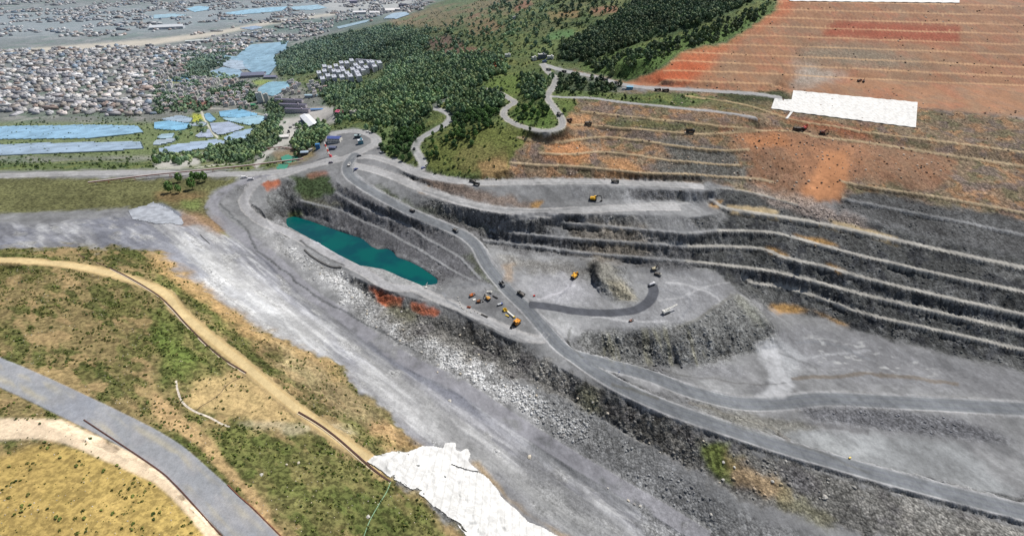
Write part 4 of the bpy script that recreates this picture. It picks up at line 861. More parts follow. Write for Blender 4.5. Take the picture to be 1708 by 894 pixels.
def leaf_cloud(n, rx, rz_, size, seed, hollow=.55, wild=.6):
    """leaf clumps spread through an uneven crown"""
    g = np.random.default_rng(seed); V = []; Fc = []
    lob = g.normal(size=(5, 3)); lob /= np.linalg.norm(lob, axis=1)[:, None]
    for k in range(n):
        d = g.normal(size=3); d /= np.linalg.norm(d); r = g.uniform(hollow, 1) ** .7 * (.78 + .32 * max(0, float((lob @ d).max()) - .4))
        p = np.array([d[0] * rx * r, d[1] * rx * r, d[2] * rz_ * r])
        nrm = d + g.normal(size=3) * wild; nrm /= np.linalg.norm(nrm)
        a = np.cross(nrm, g.normal(size=3)); a /= np.linalg.norm(a); b = np.cross(nrm, a); s = size * g.uniform(.6, 1.4)
        n0 = len(V); V += [tuple(p + a * s), tuple(p + b * s * .8 + nrm * s * .25), tuple(p - a * s * .9), tuple(p - b * s + nrm * s * .1)]; Fc.append((n0, n0 + 1, n0 + 2, n0 + 3))
    return np.array(V, np.float32), np.array(Fc, np.int32)
def rock_shape(seed, sub=1):
    g = np.random.default_rng(seed); t = (1 + 5 ** .5) / 2
    V = np.array([(-1, t, 0), (1, t, 0), (-1, -t, 0), (1, -t, 0), (0, -1, t), (0, 1, t), (0, -1, -t), (0, 1, -t), (t, 0, -1), (t, 0, 1), (-t, 0, -1), (-t, 0, 1)], np.float32) / 1.9
    Fc = np.array([(0, 11, 5), (0, 5, 1), (0, 1, 7), (0, 7, 10), (0, 10, 11), (1, 5, 9), (5, 11, 4), (11, 10, 2), (10, 7, 6), (7, 1, 8), (3, 9, 4), (3, 4, 2), (3, 2, 6), (3, 6, 8), (3, 8, 9), (4, 9, 5), (2, 4, 11), (6, 2, 10), (8, 6, 7), (9, 8, 1)], np.int32)
    V = V * g.uniform(.72, 1.2, (12, 1)) * np.array([1.1, .9, .72]); return V.astype(np.float32), Fc
def scatter_mesh(name, V, Fc, pos, rot, scl, tint, mat, up=None):
    """many copies of a few small shapes in one mesh, each with its own tint"""
    n = len(pos); m = len(V); k = Fc.shape[1]
    c, s = np.cos(rot), np.sin(rot); scl = np.asarray(scl)
    if scl.ndim == 1: scl = np.stack([scl] * 3, 1)
    X = (V[None, :, 0] * c[:, None] - V[None, :, 1] * s[:, None]) * scl[:, :1] + pos[:, :1]
    Y = (V[None, :, 0] * s[:, None] + V[None, :, 1] * c[:, None]) * scl[:, 1:2] + pos[:, 1:2]
    Zz = V[None, :, 2] * scl[:, 2:3] + pos[:, 2:3]
    co = np.stack([X, Y, Zz], 2).reshape(-1, 3).astype(np.float32)
    idx = (Fc[None] + (np.arange(n) * m)[:, None, None]).reshape(-1).astype(np.int32)
    me = bpy.data.meshes.new(name); me.vertices.add(n * m); me.loops.add(len(idx)); me.polygons.add(len(idx) // k)
    me.vertices.foreach_set('co', co.ravel()); me.loops.foreach_set('vertex_index', idx); me.polygons.foreach_set('loop_start', np.arange(0, len(idx), k, dtype=np.int32))
    me.update(calc_edges=True)
    A = np.ones((n, m, 4), np.float32); A[:, :, :3] = tint[:, None, :]
    at = me.color_attributes.new('tint', 'FLOAT_COLOR', 'POINT'); at.data.foreach_set('color', A.ravel()); me.materials.append(mat); return me
def tint_mat(name, rough=.9, scale=1.2, lo=.6, hi=1.3, trans=0):
    m, nt, N, Lk, B = new_mat(name); a = N.new('ShaderNodeAttribute'); a.attribute_name = 'tint'
    g = N.new('ShaderNodeNewGeometry'); n = noise_node(N, Lk, scale, 3, .7, g.outputs['Position'])
    f = ramp(N, Lk, n.outputs['Fac'], .3, .7, lo, hi); mx = N.new('ShaderNodeVectorMath'); mx.operation = 'SCALE'
    Lk.new(a.outputs['Color'], mx.inputs[0]); Lk.new(f, mx.inputs['Scale']); Lk.new(mx.outputs[0], B.inputs['Base Color']); B.inputs['Roughness'].default_value = rough; B.inputs['Specular IOR Level'].default_value = .15
    return m
LEAF = tint_mat('leaves', .75, .6, .7, 1.25); STONE = tint_mat('broken_stone', .95, 1.5, .75, 1.2); BARK = paint('bark', (96, 84, 68), .9)
def grid_points(mask, spacing, box, seed, thr=.5):
    """evenly spread points on the ground wherever a mask is set; box = x0, x1, y0, y1 in metres"""
    g = np.random.default_rng(seed); x0, x1, y0, y1 = box
    xs = np.arange(x0, x1, spacing, dtype=float); ys = np.arange(y0, y1, spacing * .87, dtype=float); X, Y = np.meshgrid(xs, ys); X[1::2] += spacing / 2
    X = (X + g.uniform(-.42, .42, X.shape) * spacing).ravel(); Y = (Y + g.uniform(-.42, .42, Y.shape) * spacing).ravel()
    i = np.round((np.arctan2(X, Y) + TH) / DT).astype(int); j = np.round(np.log(np.maximum(np.hypot(X, Y), 1) / R0) / DR).astype(int)
    ok = (i >= 0) & (i < NT) & (j >= 0) & (j < NR); X, Y, i, j = X[ok], Y[ok], i[ok], j[ok]
    thrv = g.uniform(.05, .95, len(X)) if thr is None else thr
    m = (mask[j, i] > thrv) & (PXD[j, i] > -120) & (PXD[j, i] < 1830) & (PYD[j, i] < 960) & (PYD[j, i] > -30) & (ROADM[j, i] < .4)
    return X[m], Y[m], zat(X[m], Y[m])
# ---------------------------------------------------------------- woods
dark = [(96, 122, 90), (108, 134, 94), (86, 110, 84), (116, 140, 98), (128, 144, 100)]
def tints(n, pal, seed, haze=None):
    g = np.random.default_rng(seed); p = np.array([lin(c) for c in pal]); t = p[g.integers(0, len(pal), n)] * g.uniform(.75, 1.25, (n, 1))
    if haze is not None: t = t * (1 - haze[:, None]) + np.array(lin((140, 158, 172))) * haze[:, None]  # distance haze mixed straight into the tint
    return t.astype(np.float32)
PTS = []
X, Y, Zp = grid_points(FOR, 8.6, (-1500, 1500, 760, 2700), 401, None); PTS = np.stack([X, Y, Zp], 1)
FPX, FPY = proj(X, Y, Zp)
# trees one can tell apart: the nearest ones, and those standing alone
o_ = np.argsort(np.hypot(X, Y)); PTS = PTS[o_]; FPX = FPX[o_]; FPY = FPY[o_]
single = (FPX > 255) & (FPX < 1452) & (np.arange(len(PTS)) < 420)
SG = PTS[single][:215]; keep = np.ones(len(PTS), bool); keep[np.nonzero(single)[0][:215]] = False; FR = PTS[keep]
print('forest', len(FR), 'single', len(SG))
V, Fc = leaf_cloud(34, 1.0, .95, .40, 3, .6, .32); V[:, 2] += .9
g = np.random.default_rng(5); n = len(FR); s = g.uniform(4.4, 7.2, n); dd = np.hypot(FR[:, 0], FR[:, 1])
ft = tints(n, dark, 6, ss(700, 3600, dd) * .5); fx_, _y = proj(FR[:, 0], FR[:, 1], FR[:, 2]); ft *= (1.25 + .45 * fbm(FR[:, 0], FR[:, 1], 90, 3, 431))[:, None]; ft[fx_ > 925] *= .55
ime = scatter_mesh('forest', V, Fc, FR, g.uniform(0, 6.28, n), np.stack([s, s, s * g.uniform(.75, 1.35, n)], 1), ft, LEAF)
tag(link('forest', ime), kind='stuff')
BX, BY, BZ = grid_points(np.clip(VEG * HILL, 0, 1) * (FOR < .5) * ss(0, .35, n20 + .15) * .6, 10, (-1400, 1400, 640, 2500), 403, None); n = len(BX); s = g.uniform(1.3, 3.2, n)
V2, F2 = leaf_cloud(16, 1.0, .8, .5, 8, .5, .35); V2[:, 2] += .5
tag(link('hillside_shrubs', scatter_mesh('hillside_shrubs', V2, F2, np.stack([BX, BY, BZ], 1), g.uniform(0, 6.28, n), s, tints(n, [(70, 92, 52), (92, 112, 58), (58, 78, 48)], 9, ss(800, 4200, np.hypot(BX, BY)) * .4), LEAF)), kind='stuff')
BX, BY, BZ = grid_points(np.clip(NEAR * VEG, 0, 1) * ss(-.2, .5, n6 + n20 * .5), 2.3, (-600, 120, 120, 560), 405, None); n = len(BX); s = g.uniform(0, 1, n) ** 2 * 1.3 + .3
V3, F3 = leaf_cloud(18, 1.0, .7, .42, 9, .3); V3[:, 2] += .4
tag(link('low_scrub', scatter_mesh('low_scrub', V3, F3, np.stack([BX, BY, BZ], 1), g.uniform(0, 6.28, n), s, tints(n, [(84, 98, 48), (104, 116, 58), (118, 120, 68), (70, 86, 46)], 10), LEAF)), kind='stuff')
print('scrub', n)
# small pale stones lying in the grass
BX, BY, BZ = grid_points(NEAR * ss(-.2, .6, fbm(GX, GY, 12, 3, 415)) * .5, 4.2, (-600, 120, 120, 560), 411, None); n = len(BX); s = g.uniform(.15, .55, n); Vq, Fq = rock_shape(9)
tag(link('field_stones', scatter_mesh('field_stones', Vq, Fq, np.stack([BX, BY, BZ + .1], 1), g.uniform(0, 6.28, n), s, tints(n, [(206, 196, 176), (186, 180, 168)], 12), STONE)), kind='stuff')
# rubble
RM = np.clip(RUB - .3, 0, 1) * (1 - ROADM) * (1 - HILL)
BX, BY, BZ = grid_points(RM * ss(-.5, .5, n20) * np.where(RUBZ > .3, 1.0, .55), 2.5, (-420, 640, 240, 700), 407, None); n = len(BX); s = g.uniform(.25, 1.0, n) ** 1.5 * 1.9
Vr, Fr = rock_shape(4)
wht = ss(.2, .7, RUBZ); i_ = np.clip(np.round((np.arctan2(BX, BY) + TH) / DT).astype(int), 0, NT - 1); j_ = np.clip(np.round(np.log(np.hypot(BX, BY) / R0) / DR).astype(int), 0, NR - 1)
tn = C[j_, i_] * g.uniform(.8, 1.7, (n, 1)); tn = np.clip(tn, .01, .8).astype(np.float32)
tag(link('rubble', scatter_mesh('rubble', Vr, Fr, np.stack([BX, BY, BZ + s * .15], 1), g.uniform(0, 6.28, n), s, tn, STONE)), kind='stuff')
print('rubble', n)

# stones on the terraces, the upper benches and the landslide
BX, BY, BZ = grid_points(RED * ss(.0, .8, fbm(GX, GY, 45, 3, 421) + .15) * .35 + UPP * .25 + SLIDE * .5, 9, (-50, 1500, 700, 1500), 413, None); n = len(BX); s = g.uniform(0, 1, n) ** 3 * 1.9 + .5
tag(link('scattered_stones', scatter_mesh('scattered_stones', Vq, Fq, np.stack([BX, BY, BZ + .2], 1), g.uniform(0, 6.28, n), s, tints(n, [(206, 192, 176), (120, 96, 82), (96, 84, 78), (180, 160, 140)], 14), STONE)), kind='stuff')
# ================================================================ water
def water(name, mask, z, c, rough=.12, c2=None):
    m, nt, N, Lk, B = new_mat(name + '_surface'); g_ = N.new('ShaderNodeNewGeometry')
    n = noise_node(N, Lk, .02, 3, .6, g_.outputs['Position']); mix = N.new('ShaderNodeMix'); mix.data_type = 'RGBA'
    mix.inputs[6].default_value = (*[float(v) for v in lin(c)], 1); mix.inputs[7].default_value = (*[float(v) for v in lin(c2 or c)], 1)
    Lk.new(ramp(N, Lk, n.outputs['Fac'], .4, .62), mix.inputs[0]); Lk.new(mix.outputs[2], B.inputs['Base Color']); B.inputs['Roughness'].default_value = rough; B.inputs['IOR'].default_value = 1.33
    w_ = noise_node(N, Lk, .8, 3, .6, g_.outputs['Position']); bp = N.new('ShaderNodeBump'); bp.inputs['Strength'].default_value = .12; bp.inputs['Distance'].default_value = .2
    Lk.new(w_.outputs['Fac'], bp.inputs['Height']); Lk.new(bp.outputs[0], B.inputs['Normal'])
    return grid_mesh(name, mask, Z=np.full_like(ZD, z), mat=m, attrs=False)
water('lake', LK > .004, -.15, (6, 70, 78), .1, (4, 86, 84))
for mk, zp in PONDS: water('pond', mk, zp, (70, 142, 120), .2)
# ================================================================ white sheets laid on the slopes
def sheet_mat():
    m, nt, N, Lk, B = new_mat('white_sheet'); g_ = N.new('ShaderNodeNewGeometry'); n = noise_node(N, Lk, .16, 4, .6, g_.outputs['Position'])
    w_ = N.new('ShaderNodeTexWave'); w_.inputs['Scale'].default_value = .05; w_.inputs['Distortion'].default_value = 1.5; Lk.new(g_.outputs['Position'], w_.inputs['Vector'])
    f = mth(N, Lk, 'MULTIPLY', ramp(N, Lk, n.outputs['Fac'], .35, .6, .54, .70), ramp(N, Lk, w_.outputs['Fac'], .0, .12, .86, 1.0))
    cb = N.new('ShaderNodeCombineColor'); Lk.new(mth(N, Lk, 'MULTIPLY', f, .985), cb.inputs[0]); Lk.new(f, cb.inputs[1]); Lk.new(f, cb.inputs[2])
    Lk.new(cb.outputs[0], B.inputs['Base Color']); B.inputs['Roughness'].default_value = .6
    bp = N.new('ShaderNodeBump'); bp.inputs['Strength'].default_value = .5; bp.inputs['Distance'].default_value = 1.0; Lk.new(n.outputs['Fac'], bp.inputs['Height']); Lk.new(bp.outputs[0], B.inputs['Normal']); return m
SHEET = sheet_mat()
def sheet(poly, label, rough_e=3, holes=None):
    mk = area(poly, .8, rough_e); Zs = smooth(ZD, 6) + .9 + .35 * fbm(SA / 3, SB, 7, 3, 501)
    Zs = np.maximum(Zs, ZD + .15) 
    keep = mk > .5
    if holes is not None: keep &= ~(holes > .5)
    return tag(grid_mesh('tarpaulin', keep, Z=Zs, mat=SHEET, kind=None, attrs=False), label, 'tarpaulin')
EDGE = [(613,772),(625,760),(650,757),(680,754),(700,748),(722,744),(740,748),(745,741),(760,740),(758,752),(768,756),(778,748),(785,756),(782,768),(800,790),(815,800),(835,830),(860,850),(880,872),(900,880),(945,900),(960,960),(830,960),(780,894),(760,872),(730,850),(705,832),(680,812),(655,800),(640,790)]
dirt = area(outline([(655,800),(700,832),(740,862),(790,905)], 14), 4, 6) * ss(.1, .5, fbm(GX, GY, 5, 3, 511)) + area([(780,765),(795,762),(805,780),(795,785)], 2, 4) + streak([(750,776),(775,785),(815,795)], 2.5, .8, 5)
sheet(EDGE, 'large crumpled white sheet spread on the slope at the bottom of the mine', 2.5, dirt)
def patch_sheet(quads, label):
    b = MB()
    for (A, B_, C_, D_), nu, nv in quads:
        u, v = np.meshgrid(np.linspace(0, 1, nu + 1), np.linspace(0, 1, nv + 1)); q = [np.array(k, float) for k in (A, B_, C_, D_)]
        px = (q[0][0] * (1 - u) + q[1][0] * u) * (1 - v) + (q[3][0] * (1 - u) + q[2][0] * u) * v; py = (q[0][1] * (1 - u) + q[1][1] * u) * (1 - v) + (q[3][1] * (1 - u) + q[2][1] * u) * v
        x, y, z = G(px.ravel(), py.ravel()); z = z + 1.2 + .35 * np.sin(px.ravel() * .33) + .25 * fbm(x, y, 9, 2, 521)
        b.add(np.stack([x, y, z], 1).tolist(), [(j * (nu + 1) + i, (j + 1) * (nu + 1) + i, (j + 1) * (nu + 1) + i + 1, j * (nu + 1) + i + 1) for j in range(nv) for i in range(nu)])
    return tag(link('tarpaulin', b.mesh('tarpaulin', SHEET, True)), label, 'tarpaulin')
patch_sheet([(((1323,152),(1530,172),(1527,214),(1316,187)), 90, 14), (((1292,165),(1321,168),(1317,186.5),(1286,182)), 14, 8), (((1318,188),(1322.5,188),(1314,199),(1309.5,199)), 3, 6)], 'wide white sheet covering the bench above the landslide, at the right')
patch_sheet([(((1313,-4),(1600,-2),(1600,6),(1317,3)), 90, 4)], 'white sheet along the very top of the red terraced slope')
mk_ = area([(215,352),(257,338),(264,344),(285,352),(304,370),(302,376),(257,374),(222,366)], 1, 3) > .5
tag(grid_mesh('tarpaulin', mk_, Z=smooth(ZD, 4) + .7, mat=paint('grey_sheet', (158, 164, 174), .7, var=.2, scale=.1), kind=None, attrs=False), 'bluish grey sheet on the bank below the cypress trees at the left edge', 'tarpaulin')
# ================================================================ greenhouses
def pvec(px, py, h, ang, z=None):
    """point on the ground and local axes"""
    x, y, z = G(px, py); return x, y, z
GMAT = {}
def greenhouse(poly, c, label, step=8.0, ang=None, n_=[0]):
    p = np.array(poly, float); gx, gy, gz = G(p[:, 0], p[:, 1]); P = np.stack([gx, gy], 1); cen = P.mean(0); zb = float(np.median(gz))
    if ang is None: ang = .35 + .2 * math.sin(n_[0] * 2.1)
    n_[0] += 1; u = np.array([math.cos(ang), math.sin(ang)]); v = np.array([-u[1], u[0]]); Q = (P - cen) @ np.stack([u, v], 1)
    top = MB(); wl = MB(); b = Q[:, 1].min()
    while b < Q[:, 1].max():
        yc = b + step / 2; xs = []
        for (xa, ya), (xb, yb) in zip(Q, np.roll(Q, -1, 0)):
            if (ya <= yc) != (yb <= yc): xs.append(xa + (yc - ya) * (xb - xa) / (yb - ya))
        xs.sort()
        for a, e in zip(xs[::2], xs[1::2]):
            if e - a < 8: continue
            zz = [float(zat(cen[0] + u[0] * t + v[0] * yc, cen[1] + u[1] * t + v[1] * yc)) - zb for t in (a, e)]
            k = step * .41; prof = [(-k, 2.2), (-k * .6, 3.3), (0, 3.8), (k * .6, 3.3), (k, 2.2)]
            vs = [(t, yc + py_, h_ + zz[i]) for i, t in enumerate((a, e)) for py_, h_ in prof]
            top.add(vs, [(i + 5, i + 6, i + 1, i) for i in range(4)])
            wl.add([(t, yc + s_ * k, h_ + zz[i]) for i, t in enumerate((a, e)) for s_ in (-1, 1) for h_ in (-1, 2.2)], [(0, 1, 5, 4), (2, 6, 7, 3), (0, 2, 3, 1), (4, 5, 7, 6)])
        b += step
    if not top.v: return
    key = tuple(c)
    cm = paint('film_%d_%d_%d' % key, c, .35, var=.16, scale=.03); cw = paint('film_side', (120, 140, 150), .5)
    t = thing('greenhouse', label, 'greenhouse', (cen[0], cen[1], zb), ang, 'greenhouses in the valley')
    link('roof', top.mesh('roof', cm), t); link('wall', wl.mesh('wall', cw), t)
GH = [([(360,92),(395,96),(420,76),(482,70),(478,84),(458,92),(462,110),(450,126),(430,128),(412,116),(400,104),(380,100)], (156,190,212), 'largest pale blue greenhouse block, between the two halves of the town'),
 ([(358,104),(372,99),(405,103),(420,116),(395,118),(370,110)], (178,196,214), 'greyish blue greenhouse block south of the dense houses'),
 ([(343,123),(372,113),(400,118),(410,126),(396,131),(360,130)], (164,192,214), 'low blue greenhouse block next to the tree clump'),
 ([(432,148),(450,138),(478,138),(484,146),(458,162),(438,158),(430,153)], (150,190,210), 'blue greenhouse patch beside the school blocks'),
 ([(258,206),(282,203),(318,208),(319,213),(304,219),(285,218),(258,216)], (138,190,222), 'bright blue greenhouse block at the left edge'),
 ([(270,200),(300,194),(322,199),(318,206),(284,203)], (170,190,208), 'grey greenhouse strip behind the bright blue one'),
 ([(366,188),(400,183),(432,192),(425,194),(396,198),(368,196)], (140,192,224), 'bright blue greenhouse at the top of the field path'),
 ([(370,198),(398,199),(430,194),(446,197),(432,208),(416,210),(378,202)], (160,196,214), 'pale blue greenhouse at the right of the field path'),
 ([(341,192),(350,190),(361,201),(352,206),(344,200)], (140,186,216), 'small blue greenhouse at the left of the field path'),
 ([(351,208),(382,205),(408,214),(400,218),(366,227),(355,220)], (176,190,212), 'grey greenhouse block in the middle of the fields'),
 ([(326,228),(344,217),(350,218),(357,230),(332,231)], (172,184,206), 'lilac grey greenhouse left of the middle path'),
 ([(316,209),(338,204),(346,208),(340,212),(320,211)], (180,196,210), 'narrow pale greenhouse below the yellow field'),
 ([(266,250),(300,242),(360,234),(384,238),(350,247),(288,257),(268,256)], (172,192,216), 'long pale greenhouse nearest the road'),
 ([(373,232),(395,221),(428,215),(432,220),(412,238),(398,240),(380,237)], (164,190,214), 'greenhouse block in front of the dark grove'),
 ([(257,240),(262,236),(298,232),(290,238),(262,244),(257,245)], (180,196,210), 'thin pale greenhouse at the left edge'),
 ([(262,231),(270,226),(292,224),(288,231),(270,233)], (168,196,212), 'small greenhouse above the thin pale one'),
 ([(272,136),(310,138),(318,136),(312,131),(290,133)], (120,160,200), 'blue greenhouse beside the oval field'),
 ([(380,144),(405,142),(408,146),(385,148)], (120,160,170), 'small teal greenhouse among the lower houses'),
 ([(310,16),(330,11),(352,13),(345,18),(325,21)], (160,200,224), 'far blue greenhouse field at the top left'),
 ([(372,23),(420,16),(480,12),(470,19),(430,23),(392,26)], (160,198,222), 'far long blue greenhouse field beyond the motorway'),
 ([(257,26),(290,24),(312,26),(300,29),(257,32)], (168,200,218), 'far pale greenhouse field at the left edge'),
 ([(484,13),(530,9),(545,14),(520,18),(490,17)], (164,196,216), 'far blue greenhouse field left of the construction site'),
 ([(640,33),(655,24),(675,22),(682,25),(660,33)], (176,200,220), 'far blue greenhouse field at the foot of the brown hill'),
 ([(562,46),(600,37),(618,34),(612,38),(590,43),(566,49)], (168,194,210), 'far grey blue greenhouse strip at the edge of the wood'),
 ([(400,48),(425,44),(440,47),(420,51)], (160,180,204), 'far greenhouse roofs beside the motorway'),
 ([(-100,215),(150,210),(230,212),(240,222),(150,232),(-100,236)], (150,188,216), 'wide blue greenhouse block left of the bright blue one'),
 ([(-60,245),(120,240),(235,238),(240,250),(120,256),(-60,262)], (170,192,214), 'pale greenhouse block left of the thin pale one')]
for q, c, lb in GH: greenhouse(q, c, lb, 9.0 if min(b for a, b in q) > 60 else 22.0)
# ================================================================ buildings
WIN = paint('window_glass', (60, 70, 82), .2); CONC = paint('concrete_roof', (150, 148, 145), .9, scale=.3); 
def facade(rgb, bay, floor, off=0.0):
    key = 'facade_%d_%d_%d_%d_%d_%d' % (*rgb, int(bay * 10), int(floor * 10), int(off * 5))
    if key in MATS: return MATS[key]
    m, nt, N, Lk, B = new_mat(key); tc = N.new('ShaderNodeTexCoord'); sp_ = N.new('ShaderNodeSeparateXYZ'); Lk.new(tc.outputs['Object'], sp_.inputs[0]); sn = N.new('ShaderNodeSeparateXYZ'); Lk.new(tc.outputs['Normal'], sn.inputs[0])
    ax = mth(N, Lk, 'ABSOLUTE', sn.outputs[0]); hor = mth(N, Lk, 'ADD', mth(N, Lk, 'MULTIPLY', sp_.outputs[1], ax), mth(N, Lk, 'MULTIPLY', sp_.outputs[0], mth(N, Lk, 'SUBTRACT', 1.0, ax)))
    def cell(v, per, lo, hi, o=0.0): f_ = mth(N, Lk, 'FRACT', mth(N, Lk, 'ADD', mth(N, Lk, 'DIVIDE', v, per), 100.0 + o)); return mth(N, Lk, 'MULTIPLY', mth(N, Lk, 'GREATER_THAN', f_, lo), mth(N, Lk, 'LESS_THAN', f_, hi))
    w_ = mth(N, Lk, 'MULTIPLY', cell(hor, bay, .22, .78), cell(sp_.outputs[2], floor, .3, .78, -off)); w_ = mth(N, Lk, 'MULTIPLY', w_, mth(N, Lk, 'LESS_THAN', mth(N, Lk, 'ABSOLUTE', sn.outputs[2]), .5))
    mi = N.new('ShaderNodeMix'); mi.data_type = 'RGBA'; mi.inputs[6].default_value = (*[float(v) for v in lin(rgb)], 1); mi.inputs[7].default_value = (.05, .06, .08, 1); Lk.new(w_, mi.inputs[0]); n_ = noise_node(N, Lk, .2, 3, .6, tc.outputs['Object'])
    mx = N.new('ShaderNodeVectorMath'); mx.operation = 'SCALE'; Lk.new(mi.outputs[2], mx.inputs[0]); Lk.new(ramp(N, Lk, n_.outputs['Fac'], .3, .7, .88, 1.08), mx.inputs['Scale']); Lk.new(mx.outputs[0], B.inputs['Base Color'])
    Lk.new(mth(N, Lk, 'SUBTRACT', .85, mth(N, Lk, 'MULTIPLY', w_, .65)), B.inputs['Roughness']); MATS[key] = m; return m
def block(name, label, px, py, w, d, h, rz, wall=(226, 226, 224), roof=(170, 172, 174), storeys=None, group=None, cat='building', kind='flat', roofc=None, hut=True, z=None, detail=False):
    x, y, z0 = G(px, py)
    if z is None:
        cr, sr = math.cos(rz), math.sin(rz)
        z = min(float(zat(x + a * w / 2 * cr - b * d / 2 * sr, y + a * w / 2 * sr + b * d / 2 * cr)) for a in (-1, 0, 1) for b in (-1, 0, 1))
    t = thing(name, label, cat, (x, y, z), rz, group); base = max(0, z0 - z); hh = h + base
    ns = storeys or max(1, int(h / 3)); wm = paint('wall_%d_%d_%d' % tuple(wall), wall, .85, var=.08, scale=.2) if detail else facade(wall, 3.4, h / ns, base / (h / ns)); rm = paint('roof_%d_%d_%d' % tuple(roof), roof, .6, var=.12, scale=.25)
    link('wall', MB().box((0, 0, hh / 2), (w, d, hh)).mesh('wall', wm), t)
    r = MB()
    if kind == 'gable': r.prism([(-d / 2 - .5, hh - .1), (0, hh + d * .16), (d / 2 + .5, hh - .1), (d / 2 + .5, hh + .25), (0, hh + d * .16 + .4), (-d / 2 - .5, hh + .25)], -w / 2 - .5, w / 2 + .5)
    elif kind == 'arch':
        pr = [(math.cos(a) * (d / 2 + .3), hh + math.sin(a) * d * .22) for a in np.linspace(0, math.pi, 9)]; r.prism(pr[::-1], -w / 2 - .4, w / 2 + .4)
    else:
        r.box((0, 0, hh + .12), (w + .4, d + .4, .24))
        for s_ in (-1, 1): r.box((0, s_ * (d / 2), hh + .6), (w + .4, .3, .72)); r.box((s_ * (w / 2), 0, hh + .6), (.3, d - .31, .72))
    ro = link('roof', r.mesh('roof', rm), t)
    if kind == 'flat' and hut and w > 9: link('roof_hut', MB().box((w * .2, 0, hh + 1.6), (3.2, min(4, d * .5), 2.7)).box((w * .2, 0, hh + 3.05), (3.8, min(4.6, d * .55), .2)).mesh('roof_hut', wm), ro)
    if detail:
        fl = h / ns; nw = max(1, int(w / 3.2))
        for k in range(ns):
            for j in range(nw): link('window', MB().box(((j + .5) * w / nw - w / 2, -(d / 2 + .04), base + fl * (k + .55)), (w / nw * .6, .12, fl * .48)).mesh('window', WIN), t)
        link('door', MB().box((w / 2 + .05, 0, base + 1.2), (.12, 1.6, 2.4)).mesh('door', paint('door_dark', (70, 60, 56), .6)), t)
    return t
AP = [(571,113),(588,109),(600,122),(590,124),(574,126),(543,127),(559,127),(572,137),(540,140),(600,135),(622,112),(634,113),(543,119),(534,130),(580,113),(595,117),(612,121),(626,119),(562,118),(552,121),(566,128),(581,131),(597,129),(607,125),(549,135),(559,137),(586,136),(604,113),(617,112),(572,122)]
for i, (a, b) in enumerate(AP): block('apartment_block', 'white five storey apartment block in the estate at the foot of the wooded hill', a, b, 46, 15, 19, math.radians(112), (222, 224, 232), (190, 196, 208), 5, 'apartment blocks of the estate')
block('apartment_slab', 'long low grey slab behind the apartment estate', 612, 105, 95, 12, 10, math.radians(-18), (200, 204, 214), (150, 154, 168), 3)
for i, (a, b, w_) in enumerate(((483,172,90), (490,180,85), (497,188,75))): block('school_block', ('longest grey roofed school block, farthest back', 'middle one of the three parallel school blocks', 'front school block with a white rear wall')[i], a, b, w_, 13, 11, math.radians(-6), (206, 200, 210), (112, 110, 130), 3, 'three parallel school blocks')
block('tower_block', 'tall white tower block beside the small green roof', 435, 171, 18, 14, 30, math.radians(20), (232, 232, 230), (190, 190, 188), 9)
block('tower_block', 'narrow white tower block among the low houses right of the field path', 446, 170, 13, 12, 24, math.radians(20), (222, 222, 218), (180, 180, 178), 7)
block('hall', 'wide hall with dark blue grey roofs below the large greenhouse', 424, 128, 85, 45, 9, math.radians(12), (160, 160, 172), (118, 124, 148), 2, kind='gable')
block('hall', 'flat dark blue hall at the right end of the wide one', 452, 131, 45, 22, 7, math.radians(5), (150, 152, 170), (130, 134, 160), 2, kind='gable')
block('warehouse', 'long white roofed warehouse with blue side wall', 517, 207, 105, 26, 10, math.radians(-57), (96, 116, 160), (226, 230, 238), 2, kind='gable')
block('shed', 'white canopy roof next to the lorry yard', 474, 230, 26, 18, 5, math.radians(10), (200, 196, 196), (232, 230, 230), 1, kind='gable')
block('shed', 'small grey shed left of the white canopy', 463, 226, 16, 14, 5, math.radians(30), (186, 176, 178), (220, 214, 216), 1, kind='gable')
block('hall', 'hall with a bright pink roof in front of the wood', 570, 192, 26, 18, 9, math.radians(-25), (196, 186, 196), (214, 104, 136), 2, kind='gable')
block('hall', 'grey flat hall right of the pink roof', 596, 190, 36, 16, 6, math.radians(-28), (190, 186, 180), (170, 166, 164), 1)
block('shed', 'low blue roofed shed behind the material store', 528, 185, 40, 10, 5, math.radians(5), (176, 190, 206), (92, 142, 200), 1, kind='gable')
block('shed', 'pale blue roofed shed above the wood edge', 520, 162, 40, 14, 6, math.radians(0), (176, 190, 200), (164, 190, 206), 1, kind='gable')
block('shed', 'green roofed hut near the tower block', 423, 177, 14, 10, 5, 0, (120, 160, 140), (70, 160, 116), 1, kind='gable')
block('office_building', 'office building with deep blue roof at the mine entrance', 559, 236, 26, 15, 8, math.radians(-4), (222, 220, 214), (74, 92, 158), 2, kind='gable', detail=True)
block('office_building', 'blue walled hut with a white flat roof inside the bend of the road', 602, 240, 10, 9, 7.5, math.radians(20), (98, 158, 178), (226, 230, 236), 2, detail=True)
block('shed', 'dark shed with a pale roof behind the blue hut', 597, 230, 12, 8, 5, math.radians(5), (70, 84, 92), (176, 196, 200), 1)
block('shed', 'slate blue gabled shed below the office building', 556, 249, 13, 9, 4.5, math.radians(-8), (96, 104, 124), (104, 112, 140), 1, kind='gable')
block('control_tower', 'small bright blue tower in the trees left of the office building', 531, 248, 8, 7, 9, math.radians(15), (60, 128, 190), (84, 146, 204), 3)
block('shed', 'arched pale blue roof beside the green pond', 509, 258, 14, 10, 5, math.radians(10), (60, 66, 76), (168, 186, 204), 1, kind='arch')
block('shed', 'small white hut between the arched roof and the blue tower', 519, 252, 7, 5, 3.5, math.radians(40), (220, 220, 220), (206, 206, 204), 1)
